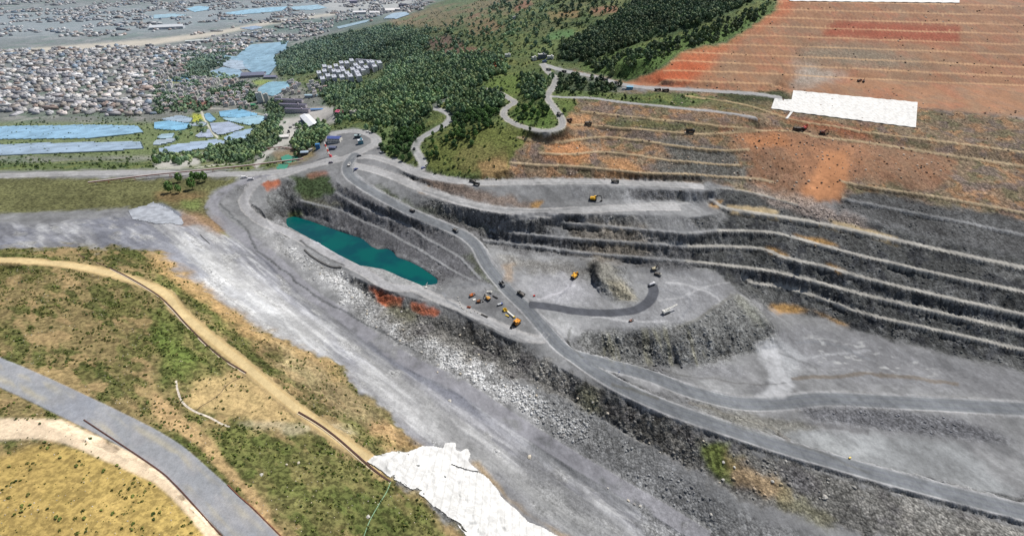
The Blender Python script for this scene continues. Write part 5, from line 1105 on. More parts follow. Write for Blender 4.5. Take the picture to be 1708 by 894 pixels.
for i, (a, b, w_, d_, h_, r_, c_, l_) in enumerate(((904,97,20,12,9,10,(110,116,130),'grey house with white flat roof on the hill above the hairpins'), (918,99,16,10,7,-10,(190,196,204),'white house right of the grey one on the hill'), (891,100,12,10,6,20,(222,222,218),'small white house left of the grey one on the hill'),
     (908,105,11,7,4,0,(96,116,150),'blue shed in front of the hill houses'), (847,96,15,10,7,0,(214,216,216),'white house in the trees left of the hill houses'), (942,77,16,10,5,-5,(216,212,210),'white farmhouse in front of the dark pine wood'), (745,117,26,7,4,3,(190,204,206),'long pale shed in the woodland clearing'),
     (768,127,10,7,4,0,(200,214,222),'small bright shed beside the woodland track'), (747,124,14,8,4,20,(204,190,170),'cream hut in the woodland clearing'), (780,119,18,10,4,-10,(168,158,150),'brown roofed farm shed in the woodland'), (858,32,12,10,6,0,(206,206,204),'one of the small white houses high on the hill'))):
    block('house', l_, a, b, w_, d_, h_, math.radians(r_), (216, 218, 218) if i not in (0, 3) else c_, (226, 226, 224) if i in (0, 1, 2) else c_, 2 if h_ > 5 else 1)
block('site_shelter', 'bright blue shelter beside the road above the benches', 1050, 149, 13, 7, 5, math.radians(-8), (96, 160, 196), (108, 182, 222), 1, kind='gable')
block('site_shelter', 'small white cabin left of the bright blue shelter', 1040, 150, 5, 4, 3, math.radians(-8), (226, 226, 226), (232, 232, 232), 1)
# lattice chimney / loading conveyor in red and white
x0, y0, z0 = G(551, 262); t = thing('inclined_conveyor', 'red and white inclined conveyor leaning beside the office building', 'conveyor', (x0, y0, z0), 0)
red, white = paint('red_paint', (206, 74, 62), .5), paint('white_paint', (232, 230, 226), .5)
for k in range(6):
    m_ = MB().beam((-k * 1.4, k * 1.2, 1 + k * 4.2), (-(k + 1) * 1.4, (k + 1) * 1.2, 1 + (k + 1) * 4.2), 2.2, 1.8); link('gallery_section', m_.mesh('gallery_section', red if k % 2 == 0 else white), t)
m_ = MB()
for k in (2, 4, 5.8): m_.beam((-k * 1.4 - .8, k * 1.2, -2), (-k * 1.4, k * 1.2, 1 + k * 4.2), .4); m_.beam((-k * 1.4 + .8, k * 1.2, -2), (-k * 1.4, k * 1.2, 1 + k * 4.2), .4)
link('support', m_.mesh('support', white), t); link('feed_hopper', MB().box((1.5, -1, 2.2), (4, 4, 4.4), 0, .7).mesh('feed_hopper', paint('pink_red', (222, 84, 96), .5)), t)
# conveyor galleries crossing the lower ground
def gallery(pts, label, hgt, w_=2.4, cap=(188, 178, 176), side=(176, 96, 92)):
    P = [G(a, b) for a, b in pts]; o = P[0]; t = thing('conveyor_gallery', label, 'conveyor', o, 0); q = [(p[0] - o[0], p[1] - o[1], h_ - o[2]) for p, h_ in zip(P, hgt)]
    b1 = MB(); b2 = MB()
    for a, b in zip(q[:-1], q[1:]):
        b1.beam(a, b, w_, 1.6); b2.beam((a[0], a[1], a[2] + .95), (b[0], b[1], b[2] + .95), w_ + .4, .3)
    link('gallery', b1.mesh('gallery', paint('gallery_side', side, .6)), t); link('roof', b2.mesh('roof', paint('gallery_cap', cap, .6)), t)
    for a, b in zip(q[:-1], q[1:]):
        n = max(1, int(math.dist(a, b) / 16))
        for k in range(n):
            f_ = (k + .5) / n; x = a[0] + (b[0] - a[0]) * f_; y = a[1] + (b[1] - a[1]) * f_; z = a[2] + (b[2] - a[2]) * f_; g0 = float(zat(x + o[0], y + o[1])) - o[2]
            if z - g0 < 1.6: continue
            link('leg', MB().beam((x - 1.6, y, g0 - .5), (x - .7, y, z - .7), .35).beam((x + 1.6, y, g0 - .5), (x + .7, y, z - .7), .35).beam((x - 1.2, y, (z + g0) / 2), (x + 1.2, y, (z + g0) / 2), .25).mesh('leg', red if k % 2 else white), t)
gp = [(150,310),(257,297),(330,290),(400,283),(450,277),(507,270)]; gallery(gp, 'long red and grey conveyor gallery on legs crossing the grass at the left', [max(G(a, b)[2] + 2, 38) + 4 for a, b in gp])
gp = [(437,251),(470,248),(508,254)]; gallery(gp, 'short pale conveyor gallery behind the green ponds', [G(a, b)[2] + 4 for a, b in gp], 2, (206, 196, 180), (150, 140, 130))
# ---------------------------------------------------------------- the town: houses one by one near to far, the rest as one mass
TOWN = np.zeros_like(rr)
for q, d_ in (([(300,82),(345,68),(400,66),(418,72),(400,92),(372,100),(345,98),(320,98)], .97), ([(257,85),(300,78),(330,98),(320,118),(257,108)], .9), ([(257,108),(330,120),(345,135),(320,150),(257,150)], .8),
              ([(320,130),(390,135),(420,150),(425,168),(380,178),(330,175),(300,160)], .95), ([(257,150),(310,155),(300,178),(257,195)], .8), ([(420,60),(480,55),(545,52),(500,66),(480,70),(430,72)], .85),
              ([(485,135),(540,142),(545,160),(510,165),(480,160),(460,168)], .6), ([(-150,90),(257,80),(257,195),(-150,190)], .7), ([(455,185),(470,190),(460,205),(440,200)], .5), ([(395,150),(430,158),(430,180),(400,180)], .8)):
    TOWN = np.maximum(TOWN, area(q, 2, 5) * d_)
SN_, CN_ = math.sin(.35), math.cos(.35); ST_ = np.minimum(np.abs(((GX * CN_ + GY * SN_) + 6 * n60) % 150 - 75), np.abs(((-GX * SN_ + GY * CN_) + 6 * n20) % 190 - 95)); TOWN *= (ST_ > 7)
GHM = np.zeros_like(rr)
for q, c, lb in GH: GHM = np.maximum(GHM, area(q, 1.5, 0))
TOWN *= (GHM < .2) * (FOR < .5)
X, Y, Zp = grid_points(TOWN, 23, (-3200, -300, 1100, 3000), 601, None); o_ = np.argsort(np.hypot(X, Y)); X, Y, Zp = X[o_], Y[o_], Zp[o_]
hx, hy = proj(X, Y, Zp); near_ = (hx > 258) & (hx < 1450); idn = np.nonzero(near_)[0][:230]; rest = np.setdiff1d(np.arange(len(X)), idn)
HV = [];
def house_mesh(k):
    g2 = random.Random(k); w_, d_, h_ = g2.uniform(10, 15), g2.uniform(8, 11), g2.choice((6, 7, 9.5, 9.5, 12)); b = MB(); mi = []
    b.box((0, 0, h_ / 2 - 1), (w_, d_, h_ + 2)); mi += [0] * 6
    b.box((0, 0, h_ + .15), (w_ + .6, d_ + .6, .3)); mi += [1] * 6
    if k % 4 == 3: b.prism([(-d_ / 2 - .6, h_ + .31), (0, h_ + 2.4), (d_ / 2 + .6, h_ + .31)], -w_ / 2 - .6, w_ / 2 + .6); mi += [1] * 5
    else:
        for s_ in (-1, 1): b.box((0, s_ * d_ / 2, h_ + .7), (w_ + .5, .3, .8)); b.box((s_ * w_ / 2, 0, h_ + .7), (.3, d_ - .31, .8)); mi += [0] * 12
        b.box((w_ * .25, d_ * .15, h_ + 1.5), (3.4, 3, 2.6)); mi += [0] * 6; b.cyl((-w_ * .3, 0, h_ + .3), (-w_ * .3, 0, h_ + 1.9), .8, 8); mi += [3] * 10
    walls = [(236, 234, 232), (226, 220, 214), (214, 214, 220), (220, 212, 206), (242, 242, 244), (202, 198, 196)]; roofs = [(172, 170, 172), (196, 192, 190), (150, 148, 158), (158, 138, 134)]
    me = b.mesh('house', [facade(walls[k % 6], 3.3, 3.0), paint('house_roof_%d' % (k % 4), roofs[k % 4], .8), WIN, paint('tank', (170, 190, 205), .4)]); me.polygons.foreach_set('material_index', mi); return me
HM = [house_mesh(k) for k in range(12)]
HL = ['bright plastered', 'cream plastered', 'grey plastered', 'beige plastered', 'clean white', 'dull grey']; HR = ['with a roof hut', 'with a pale flat roof', 'with dark flat roof', 'with pinkish brown roof']
for i in idn:
    k = int(RNG.integers(0, 12)); o = link('house', HM[k], None, (float(X[i]), float(Y[i]), float(Zp[i])), .35 + float(RNG.choice([0, 1.57])) + float(RNG.normal()) * .12)
    where = 'beside the greenhouses' if hy[i] > 140 and hx[i] > 330 else ('at the left town edge' if hx[i] < 330 else 'in mid town')
    tag(o, '%s village house %s %s' % (HL[k % 6], HR[k % 4], where), 'house', 'village houses in the valley')
hv = MB().box((0, 0, 3.4), (1.0 * 12, 9, 8.8)).box((3, 1, 9), (3.5, 3.5, 2.4)).box((0, 0, 7.9), (12.6, 9.6, .25)); hV = np.array(hv.v, np.float32); hF = np.array(hv.f, np.int32)
X2, Y2, Z2 = grid_points(np.clip(PLAIN * (GHM < .1) * (PY < 62) * ss(.0, .5, fbm(GX, GY, 130, 3, 611) + .12), 0, 1) * .8, 30, (-4200, 1200, 2500, 5200), 603, None)
XX = np.concatenate([X[rest], X2]); YY = np.concatenate([Y[rest], Y2]); ZZ = np.concatenate([Zp[rest], Z2]); n = len(XX); print('town', len(idn), n)
wp = [(226, 224, 224), (220, 212, 210), (204, 204, 206), (184, 184, 190), (168, 166, 170), (190, 184, 178), (146, 148, 156), (214, 216, 220), (176, 178, 182), (156, 150, 146), (150, 166, 184), (176, 160, 154)]
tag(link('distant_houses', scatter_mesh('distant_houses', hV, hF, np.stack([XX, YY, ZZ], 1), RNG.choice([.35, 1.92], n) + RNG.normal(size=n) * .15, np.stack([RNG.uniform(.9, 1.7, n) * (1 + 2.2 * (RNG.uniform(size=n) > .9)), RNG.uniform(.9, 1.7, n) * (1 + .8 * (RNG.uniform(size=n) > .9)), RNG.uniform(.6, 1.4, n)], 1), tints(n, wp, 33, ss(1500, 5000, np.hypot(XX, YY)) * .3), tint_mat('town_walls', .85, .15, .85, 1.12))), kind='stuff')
for a, b, w_, d_, h_, c_ in ((600,24,90,40,14,(224,226,232)), (625,24,70,40,12,(220,222,228)), (672,12,60,40,16,(70,76,96)), (655,20,100,60,12,(226,226,228)), (590,6,60,30,20,(170,170,190)), (280,48,180,60,12,(206,212,220)), (330,71,110,20,9,(206,214,216))): block('factory_hall', 'factory hall on the far plain, %s' % {600: 'left one of the white pair by the construction site', 625: 'right one of the white pair by the construction site', 672: 'dark one on the bare site', 655: 'widest white one', 590: 'tall grey one at the top', 280: 'long pale one at the left edge', 330: 'long one with a pale roof beside the town'}[a], a, b, w_, d_, h_, .3, c_, c_, 2, 'factory halls on the far plain', kind='gable')
# ================================================================ trees standing apart
def tree_parts(k):
    g2 = random.Random(k); V_, F_ = leaf_cloud(230, 1.0, 1.0 if k % 3 else 1.3, .2, 20 + k, .5, .45); V_[:, 2] += 1.15 if k % 3 else 1.6
    n_ = len(V_); base = np.array([(54, 74, 46), (64, 88, 52), (46, 66, 44), (72, 96, 54)][k % 4]); gg = np.random.default_rng(k); lb = np.repeat(gg.uniform(.7, 1.45, n_ // 4), 4)
    me = bpy.data.meshes.new('crown'); me.from_pydata(V_.tolist(), [], F_.tolist()); A = np.ones((n_, 4), np.float32); A[:, :3] = lin(base * 1.35)[None] * lb[:, None]
    me.color_attributes.new('tint', 'FLOAT_COLOR', 'POINT').data.foreach_set('color', A.ravel()); me.materials.append(LEAF)
    b = MB().cyl((0, 0, -.1), (.03, 0, .55), .07, 7, .05).cyl((.03, 0, .55), (.0, .04, 1.3), .05, 6, .02)
    for a in range(4): b.cyl((.02, 0, .45 + a * .12), (math.cos(a * 1.7) * .5, math.sin(a * 1.7) * .5, .95 + a * .12), .03, 5, .01)
    return me, b.mesh('trunk', BARK)
TP = [tree_parts(k) for k in range(6)]
TN = ['broad dark green tree', 'rounded green tree', 'bushy blackish green tree', 'tall light green tree', 'spreading green tree', 'dense deep green tree']
def tree(x, y, z, s, k, label, group): 
    t = thing('tree', label, 'tree', (x, y, z), random.uniform(0, 6.28), group, s); link('crown', TP[k][0], t); link('trunk', TP[k][1], t); return t
def where_tree(px, py):
    if px < 470: return 'in the grove between the fields and the road' if py > 225 else 'near the greenhouses'
    if px < 645 and py > 195: return 'behind the mine entrance buildings'
    if px < 780: return 'beside the winding road in the wooded valley'
    if px < 925: return 'on the knoll inside the hairpin bends'
    return 'above the upper benches'
for i, (x, y, z) in enumerate(SG):
    a, b = proj(x, y, z); k = i % 6; tree(float(x), float(y), float(z) - .3, random.uniform(3.6, 5.6), k, TN[k] + ' ' + where_tree(a, b), 'trees at the near edge of the woods')
for (a, b, s, l_) in ((285,322,5.5,'dark cypress nearest the grey sheet, left of the row'), (300,322,4.2,'small dark cypress between two larger ones on the grass bank'), (322,316,5.6,'tall dark cypress on the right of the grass bank'), (301,305,5,'dark cypress behind the conveyor legs'), (325,303,4.8,'thick dark tree under the conveyor gallery'), (343,303,5,'slim dark tree under the conveyor gallery, rightmost of three'), (333,302,4.6,'middle one of three dark trees under the conveyor gallery'),
                  (296,273,4.6,'dark tree beside the small pale lot at the left'), (262,275,4.6,'dark tree at the left edge by the road'), (912,190,6.5,'large dark tree inside the hairpin loop'), (905,186,5.5,'dark tree left of the large one inside the hairpin loop'), (941,190,4.2,'dark tree on the outer side of the hairpin'), (884,219,3,'small dark tree below the hairpin road')):
    tree(*G(a, b), s * (1.35 if a < 350 else 1), 3 if a < 350 else 0, l_, None)
# ================================================================ boulders
BMs = [ensure('boulder', *[q.tolist() for q in rock_shape(50 + k)], paint('boulder_stone_%d' % (k % 3), [(196, 194, 188), (164, 162, 160), (208, 200, 184)][k % 3], .95, var=.2, scale=1.2)) for k in range(6)]
bl = [(750,669,2.2,'pale boulder alone on the smooth rock floor'), (883,763,2.6,'yellowish boulder on the dark rock floor'), (1048,835,1.6,'cream boulder left of a pair near the bottom'), (1058,841,1.5,'dark grey boulder of the pair near the bottom'), (1068,844,1.5,'pale boulder of the pair near the bottom'), (1376,829,2.4,'large pale boulder at the foot of the waste slope'), (436,792,1.5,'white block on the grass slope near the slab road'), (614,862,1.6,'grey white boulder in the grass beside the green hose'), (1186,858,1.4,'pale rock with a dark neighbour on the gravel floor'), (1014,814,1.0,'small pale rock on the blue grey floor'), (1206,800,1.5,'pale lump at the foot of the brown tongue'), (498,772,1.3,'cream rock on the scrubby slope'), (478,775,1.1,'smaller cream rock left of its neighbour on the scrubby slope'), (545,584,1.0,'lonely pale rock at the rim of the dip slope'), (730,621,1.3,'tan rock on the dark strip'), (1293,788,1.5,'grey rock high on the waste slope')]
for k, (a, b, s, l_) in enumerate(bl): x, y, z = G(a, b); tag(link('boulder', BMs[(0, 2, 2, 1, 0, 0, 0, 0, 0, 0, 0, 2, 2, 0, 2, 1)[k]], None, (x, y, z + s * .25), k, s), l_, 'boulder')
bm_ = np.clip(RUBZ + EMB * .5, 0, 1) * (1 - ROADM) * (PX > 420) * (PX < 1450); X, Y, Zp = grid_points(bm_, 17, (-300, 420, 250, 640), 701, None); sel = RNG.permutation(len(X))[:180]
for i in sel:
    a, b = proj(X[i], Y[i], Zp[i]); k = int(RNG.integers(0, 6)); s = float(RNG.uniform(.9, 1.7)); w_ = 'on the white rubble field below the lake road' if b < 600 else ('on the rubble apron below the yard' if b < 690 else 'at the foot of the dark waste slope')
    tag(link('boulder', BMs[k], None, (float(X[i]), float(Y[i]), float(Zp[i]) + s * .2), k * 1.3 + i, s), '%s angular boulder %s' % (('pale grey', 'mid grey', 'cream')[k % 3], w_), 'boulder', 'boulders fallen down the waste slopes')
# ================================================================ lines on the near slope
def run(name, label, cat, pts, w_, h_, col, side=None):
    p = spline([(a, b, 0) for a, b in pts], 6); x, y, z = G(p[:, 0], p[:, 1]); o = (float(x[0]), float(y[0]), float(z[0])); P = [(float(a) - o[0], float(b) - o[1], float(c) - o[2]) for a, b, c in zip(x, y, z)]
    t = thing(name, label, cat, o); b = MB()
    for q, r in zip(P[:-1], P[1:]): b.beam((q[0], q[1], q[2] + h_ * .3), (r[0], r[1], r[2] + h_ * .3), w_, h_)
    link(side[0] if side else 'pipe', b.mesh('run', paint('line_%d_%d_%d' % col, col, .7, var=.25, scale=.6)), t)
    if side:
        b = MB(); tx = np.gradient([q[0] for q in P]); ty = np.gradient([q[1] for q in P]); m_ = np.hypot(tx, ty)
        R_ = [(q[0] + ty[i] / m_[i] * side[2], q[1] - tx[i] / m_[i] * side[2], q[2] + side[4]) for i, q in enumerate(P)]
        for q, r in zip(R_[:-1], R_[1:]): b.beam(q, r, side[3], .3)
        link(side[1], b.mesh('run', paint('kerb_pale', (206, 192, 172), .85, var=.15)), t)
    return t
run('drainage_channel', 'dark brown drainage channel along the upper part of the yellow track', 'channel', [(130,425),(200,455),(257,488),(285,512),(312,542),(345,575),(375,600),(411,622)], 1.1, .6, (72, 46, 42), ('channel', 'kerb', 1.3, .8, .15))
run('drainage_channel', 'dark brown drainage channel along the lower yellow track, ending at the white sheet', 'channel', [(498,687),(530,706),(560,728),(590,754),(615,776),(640,796),(652,803)], 1.3, .7, (72, 42, 38), ('channel', 'kerb', 1.7, .6, .15))
run('drainage_channel', 'white lined ditch curving down through the green slope', 'channel', [(294,635),(297,652),(306,672),(325,686),(350,696),(368,706),(383,712)], 1.2, .5, (214, 206, 194), ('channel', 'kerb', .8, .4, .3))
run('hose', 'thin black hose crossing the bare yellow patch', 'hose', [(326,686),(336,677),(352,668),(366,657),(378,643),(392,634),(410,627)], .32, .3, (62, 52, 56))
run('hose', 'long pale green hose running down the grass slope', 'hose', [(652,803),(645,820),(634,838),(620,862),(612,880),(604,905),(598,935)], .45, .4, (142, 182, 148))
run('drainage_channel', 'dark kerb line along the slab road near the bottom left corner', 'channel', [(140,700),(257,778),(290,806),(320,838),(350,872),(374,897)], .7, .6, (84, 52, 44))
run('drainage_channel', 'red brown kerb line on the upper edge of the slab road', 'channel', [(380,808),(400,828),(420,845),(445,870),(475,900)], .6, .5, (120, 74, 56))
run('pipe', 'long dark grey pipe lying on the embankment beside the lake road', 'pipe', [(508,417),(520,428),(540,440),(556,446),(570,446)], 2.2, 1.6, (84, 84, 84))
run('pipe', 'slender dark pipe on the streaked slope below the bluish sheet', 'pipe', [(334,392),(340,398),(350,407)], .8, .6, (60, 62, 60))
# ================================================================ machines
BLK = paint('black_rubber', (44, 44, 46), .9); STEEL = paint('dark_steel', (72, 70, 70), .6); GLS = paint('cab_glass', (38, 46, 56), .1); DUST = paint('dusty_steel', (130, 126, 122), .8)
def heading(px, py, qx, qy):
    a = G(px, py); b = G(qx, qy); return math.atan2(b[1] - a[1], b[0] - a[0])
def mesh_on(t, name, mb, mat, parent=None): return link(name, mb.mesh(name, mat), parent or t)
def excavator(label, px, py, rz, s, c=(240, 180, 40), reach=1.0, boomc=None, swing=0.0, cat='excavator', face=False, name='excavator', low=False, group=None):
    x, y, z = G(px, py); t = thing(name, label, cat, (x, y, z), rz, group, s); pm = paint('plant_%d_%d_%d' % c, c, .5, var=.15, scale=1); bmat = paint('plant_%d_%d_%d' % boomc, boomc, .5, var=.15) if boomc else pm
    for sd in (-1, 1):
        b = MB(); pr = [(-2.1, .25), (-1.85, 0), (1.85, 0), (2.1, .25), (2.1, .65), (1.85, .9), (-1.85, .9), (-2.1, .65)]; b.prism(pr, sd * 1.2 - .32, sd * 1.2 + .32, 'y')
        b.v = [(p[0], p[1], p[2]) for p in b.v]; tr = mesh_on(t, 'track', b, BLK)
    mesh_on(t, 'undercarriage', MB().box((0, 0, .6), (1.8, 1.7, .5)).cyl((0, 0, .8), (0, 0, 1.1), .8, 12), STEEL)
    body = mesh_on(t, 'body', MB().box((-.6, 0, 1.65), (3.4, 2.7, 1.05)).box((-.5, -.2, 2.35), (2.4, 2.0, .4), 0, .9).box((-1.2, 0, 2.65), (.5, .5, .35)), pm)
    mesh_on(t, 'counterweight', MB().prism([(-2.3, 1.15), (-2.3, 2.3), (-2.7, 2.2), (-2.9, 1.7), (-2.7, 1.15)], -1.3, 1.3, 'y'), STEEL)
    cab = mesh_on(t, 'cab', MB().box((.75, .88, 2.05), (1.5, .95, 1.75), 0, .92), pm); link('window', MB().box((.95, .88, 2.35), (1.18, 1.0, .8)).mesh('window', GLS), cab)
    r = reach; p0 = (.9, -.15, 1.5); p1 = (2.6 * r, -.15, 4.1 if not low else 3.0); p2 = (4.9 * r, -.15, 3.4 if not low else 2.3); p3 = (5.6 * r, -.15, 1.1)
    mesh_on(t, 'boom', MB().beam(p0, p1, .5, .75).beam(p1, p2, .45, .6, .8).cyl((1.2, -.55, 1.6), (2.5 * r, -.5, 3.3 if not low else 2.5), .12, 6), bmat); mesh_on(t, 'stick', MB().beam(p2, p3, .4, .5, .8).cyl((3.2 * r, -.15, 4.1 if not low else 3.1), (p2[0], -.15, p2[2] + .5), .1, 6), bmat if not boomc else BLK)
    q = MB().prism([(p3[0] + .3, .9), (p3[0] + .5, .3), (p3[0] + .1, .02), (p3[0] - .8, .05), (p3[0] - 1.0, .6), (p3[0] - .6, .45), (p3[0] - .2, .5), (p3[0] - .1, 1.2)], -.85, .6, 'y'); mesh_on(t, 'bucket', q, STEEL)
    return t
R_ = math.radians
excavator('big yellow mining shovel with dark boom on the plateau, in front of the grey heap', 990, 334, R_(-12), 2.3, (244, 190, 40), 1.0, (66, 66, 66), name='mining_shovel', cat='shovel')
excavator('yellow mining shovel facing the dark rock face on the pit floor', 958, 463, R_(52), 2.2, (240, 180, 36), .7, None, name='mining_shovel', cat='shovel', low=True)
excavator('orange mining shovel at the end of the machine yard', 861, 541, R_(-128), 2.3, (238, 160, 40), .72, (70, 66, 62), name='mining_shovel', cat='shovel', low=True)
excavator('orange crawler excavator on the reddish soil of the yard', 787, 494, R_(35), 1.25, (214, 120, 56), .7, low=True)
excavator('black and orange excavator beside the white slab in the yard', 799, 504, R_(10), 1.2, (150, 96, 60), .8, (60, 58, 56), low=True)
excavator('yellow excavator with its arm raised at the top of the yard', 814, 499, R_(130), 1.5, (226, 172, 84), .9, (226, 224, 216))
excavator('dusty white excavator loading at the far side of the pit floor', 1091, 450, R_(10), 1.5, (206, 196, 166), .85, (80, 76, 70))
excavator('red excavator on the bench road above the landslide', 1341, 216, R_(35), 2.0, (206, 62, 58), .8, cat='excavator')
excavator('brown excavator right of the red one above the landslide', 1372, 223, R_(-10), 1.9, (128, 70, 56), .8)
excavator('distant red brown excavator at the right end of the red terraces', 1440, 137, R_(60), 1.4, (140, 84, 66), .9)
excavator('small rusty excavator on the floor below the wet road', 1052, 536, R_(20), .9, (150, 100, 84), .7)
def dump_truck(label, px, py, rz, c=(70, 74, 74), bed=(96, 96, 98), s=1.0, load=True, name='dump_truck', tank=False, group='dump trucks on the haul roads'):
    x, y, z = G(px, py); t = thing(name, label, 'truck', (x, y, z), rz, group, s); cm = paint('plant_%d_%d_%d' % c, c, .5); bm2 = paint('plant_%d_%d_%d' % bed, bed, .6, var=.2)
    mesh_on(t, 'chassis', MB().box((0, 0, 1.05), (8.4, 1.1, .4)).box((3.9, 0, .9), (.4, 2.8, .5)), STEEL)
    cab = mesh_on(t, 'cab', MB().prism([(2.3, 1.2), (4.1, 1.2), (4.15, 2.2), (3.8, 3.2), (2.3, 3.25)], -1.4, 1.4, 'y'), cm); link('windscreen', MB().prism([(4.0, 2.2), (4.2, 2.2), (3.88, 3.05), (3.7, 3.05)], -1.25, 1.25, 'y').mesh('windscreen', GLS), cab)
    for sd in (-1, 1): link('window', MB().box((3.1, sd * 1.41, 2.6), (.9, .06, .7)).mesh('window', GLS), cab)
    if tank:
        mesh_on(t, 'tank', MB().cyl((-4.0, 0, 2.3), (2.0, 0, 2.3), 1.3, 14).box((-1, 0, 3.6), (1.2, .8, .2)), bm2)
    else:
        pr = [(-4.6, 1.9), (-3.8, 1.35), (1.9, 1.35), (2.1, 3.1), (-4.6, 2.9)]; b = MB().prism(pr, -1.62, -1.5, 'y').prism(pr, 1.5, 1.62, 'y').box((-1, 0, 1.5), (5.6, 3.0, .25)).box((2.0, 0, 2.3), (.2, 3.0, 1.7)).box((2.7, 0, 3.35), (1.6, 3.0, .12))
        bd = mesh_on(t, 'dump_bed', b, bm2)
        if load: link('load', MB().box((-1.2, 0, 2.2), (5.6, 2.9, 1.3), 0, .75).box((-1.0, 0, 3.05), (3.6, 1.8, .5), 0, .5).mesh('load', DUST), bd)
    for sx in (3.2, -1.9, -3.3):
        for sd in (-1, 1):
            w_ = mesh_on(t, 'wheel', MB().cyl((sx, sd * 1.05, .65), (sx, sd * 1.5, .65), .65, 12), BLK); link('rim', MB().cyl((sx, sd * 1.5, .65), (sx, sd * 1.53, .65), .32, 8).mesh('rim', DUST), w_)
    return t
TR = [('dark loaded dump truck coming down the haul road, farthest up', 688,353,(702,360),(70,74,76),(88,88,90),1.15,1), ('black dump truck with a white cab in the middle of the haul road', 760,386,(775,396),(222,224,224),(60,62,62),1.25,1),
      ('white cabbed dump truck on the steep part of the haul road', 838,475,(850,490),(226,228,228),(58,60,62),1.25,0), ('dark grey dump truck just above the wet side road', 869,492,(858,484),(64,66,64),(72,72,70),1.35,1),
      ('black dump truck at the bend below the grassy knoll, left of a pair', 788,304,(776,301),(52,54,54),(50,52,52),1.3,1), ('black dump truck of the pair below the knoll, the right one', 795,309,(808,311),(60,62,62),(48,50,50),1.3,0),
      ('dark dump truck on the upper plateau road', 1026,305,(1040,306),(56,60,58),(50,54,52),1.5,1), ('dark truck climbing the hairpin on the knoll', 932,193,(926,184),(46,50,52),(40,44,46),1.5,1), ('red brown dump truck parked at the start of a bench', 949,202,(958,203),(112,62,54),(96,56,48),1.4,1), ('brown truck on the bench below the hairpin', 981,208,(990,208),(120,104,84),(96,84,66),1.6,1),
      ('black dump truck waiting on the bench road left of the landslide', 1151,221,(1162,222),(44,46,48),(46,48,50),1.8,0), ('dark dump truck beside the red excavator', 1329,218,(1318,218),(60,52,50),(56,46,44),1.8,1),
      ('dark truck on the road above the benches', 1009,135,(1020,138),(50,60,56),(44,50,48),1.6,1), ('white truck behind the dark one above the benches', 1029,140,(1040,143),(226,228,228),(150,150,150),1.4,0), ('truck near the hill houses, left one', 915,118,(925,120),(84,92,92),(120,124,124),1.5,1), ('dark truck near the hill houses, right one', 941,121,(950,123),(44,52,52),(60,64,64),1.4,1),
      ('dark red truck by the blue shelter', 1097,152,(1107,152),(80,40,40),(66,44,42),1.5,1), ('dark red truck ahead of its twin by the blue shelter', 1110,153,(1122,153),(80,40,40),(66,44,42),1.6,1), ('white tipper at the junction near the mine entrance', 583,276,(586,270),(230,230,230),(206,206,206),1.2,0), ('white dump truck standing under the dusty excavator', 1097,459,(1106,462),(226,226,222),(90,88,84),1.2,1),
      ('rust coloured truck at the far right of the red terraces', 1433,136,(1442,134),(150,84,64),(136,78,60),1.2,1), ('dark lorry on the grey yard in the valley', 482,221,(478,214),(60,60,66),(84,84,90),1.5,0)]
for l_, a, b, (c_, d_), col, bed, s_, ld in TR: dump_truck(l_, a, b, heading(a, b, c_, d_), col, bed, s_, bool(ld))
dump_truck('white water tanker wetting the dark road on the pit floor', 1087, 476, heading(1080, 479, 1096, 472), (224, 226, 230), (196, 198, 206), 1.25, False, 'water_truck', True, None)
def car(label, px, py, rz, c, van=True, s=1.0):
    x, y, z = G(px, py); t = thing('van' if van else 'car', label, 'van' if van else 'car', (x, y, z), rz, None, s); m_ = paint('car_%d_%d_%d' % c, c, .35)
    pr = [(-2.4, .4), (2.4, .4), (2.4, 1.0), (1.9, 1.15), (1.4, 1.9), (-2.3, 2.0)] if van else [(-2.2, .35), (2.2, .35), (2.2, .8), (1.2, .95), (.6, 1.45), (-1.2, 1.45), (-2.1, .95)]
    b_ = mesh_on(t, 'body', MB().prism(pr, -.95, .95, 'y'), m_); link('windscreen', MB().prism([(1.95, 1.15), (1.98, 1.17), (1.5, 1.82), (1.42, 1.8)] if van else [(1.15, 1.0), (1.22, 1.0), (.68, 1.42), (.6, 1.4)], -.8, .8, 'y').mesh('windscreen', GLS), b_)
    for sx in (-1.4, 1.5):
        for sd in (-1, 1): mesh_on(t, 'wheel', MB().cyl((sx, sd * .75, .35), (sx, sd * .98, .35), .35, 10), BLK)
for q in (('white van at the end of the grassy bank, the left one', 408, 297, .3, (232, 232, 232), True, 1.9), ('white pickup right of the white van', 419, 300, .3, (220, 220, 224), True, 1.9), ('dark car going down the winding road', 691, 249, 1.9, (40, 42, 46), False, 2.0), ('blue grey car at the meeting of the roads', 706, 281, .8, (110, 120, 160), False, 1.8),
          ('dark car where the entrance roads meet', 599, 261, .6, (50, 56, 66), False, 1.9), ('small blue car beside the junction', 594, 283, .8, (80, 90, 140), False, 1.8), ('white car at the bend behind the office building', 614, 221, 0, (236, 236, 236), False, 2.0), ('white car parked on the yard edge below the bend', 637, 255, .2, (230, 230, 232), False, 1.7), ('grey car on the road left of the junction', 552, 272, .2, (120, 116, 130), False, 1.8)): car(*q)
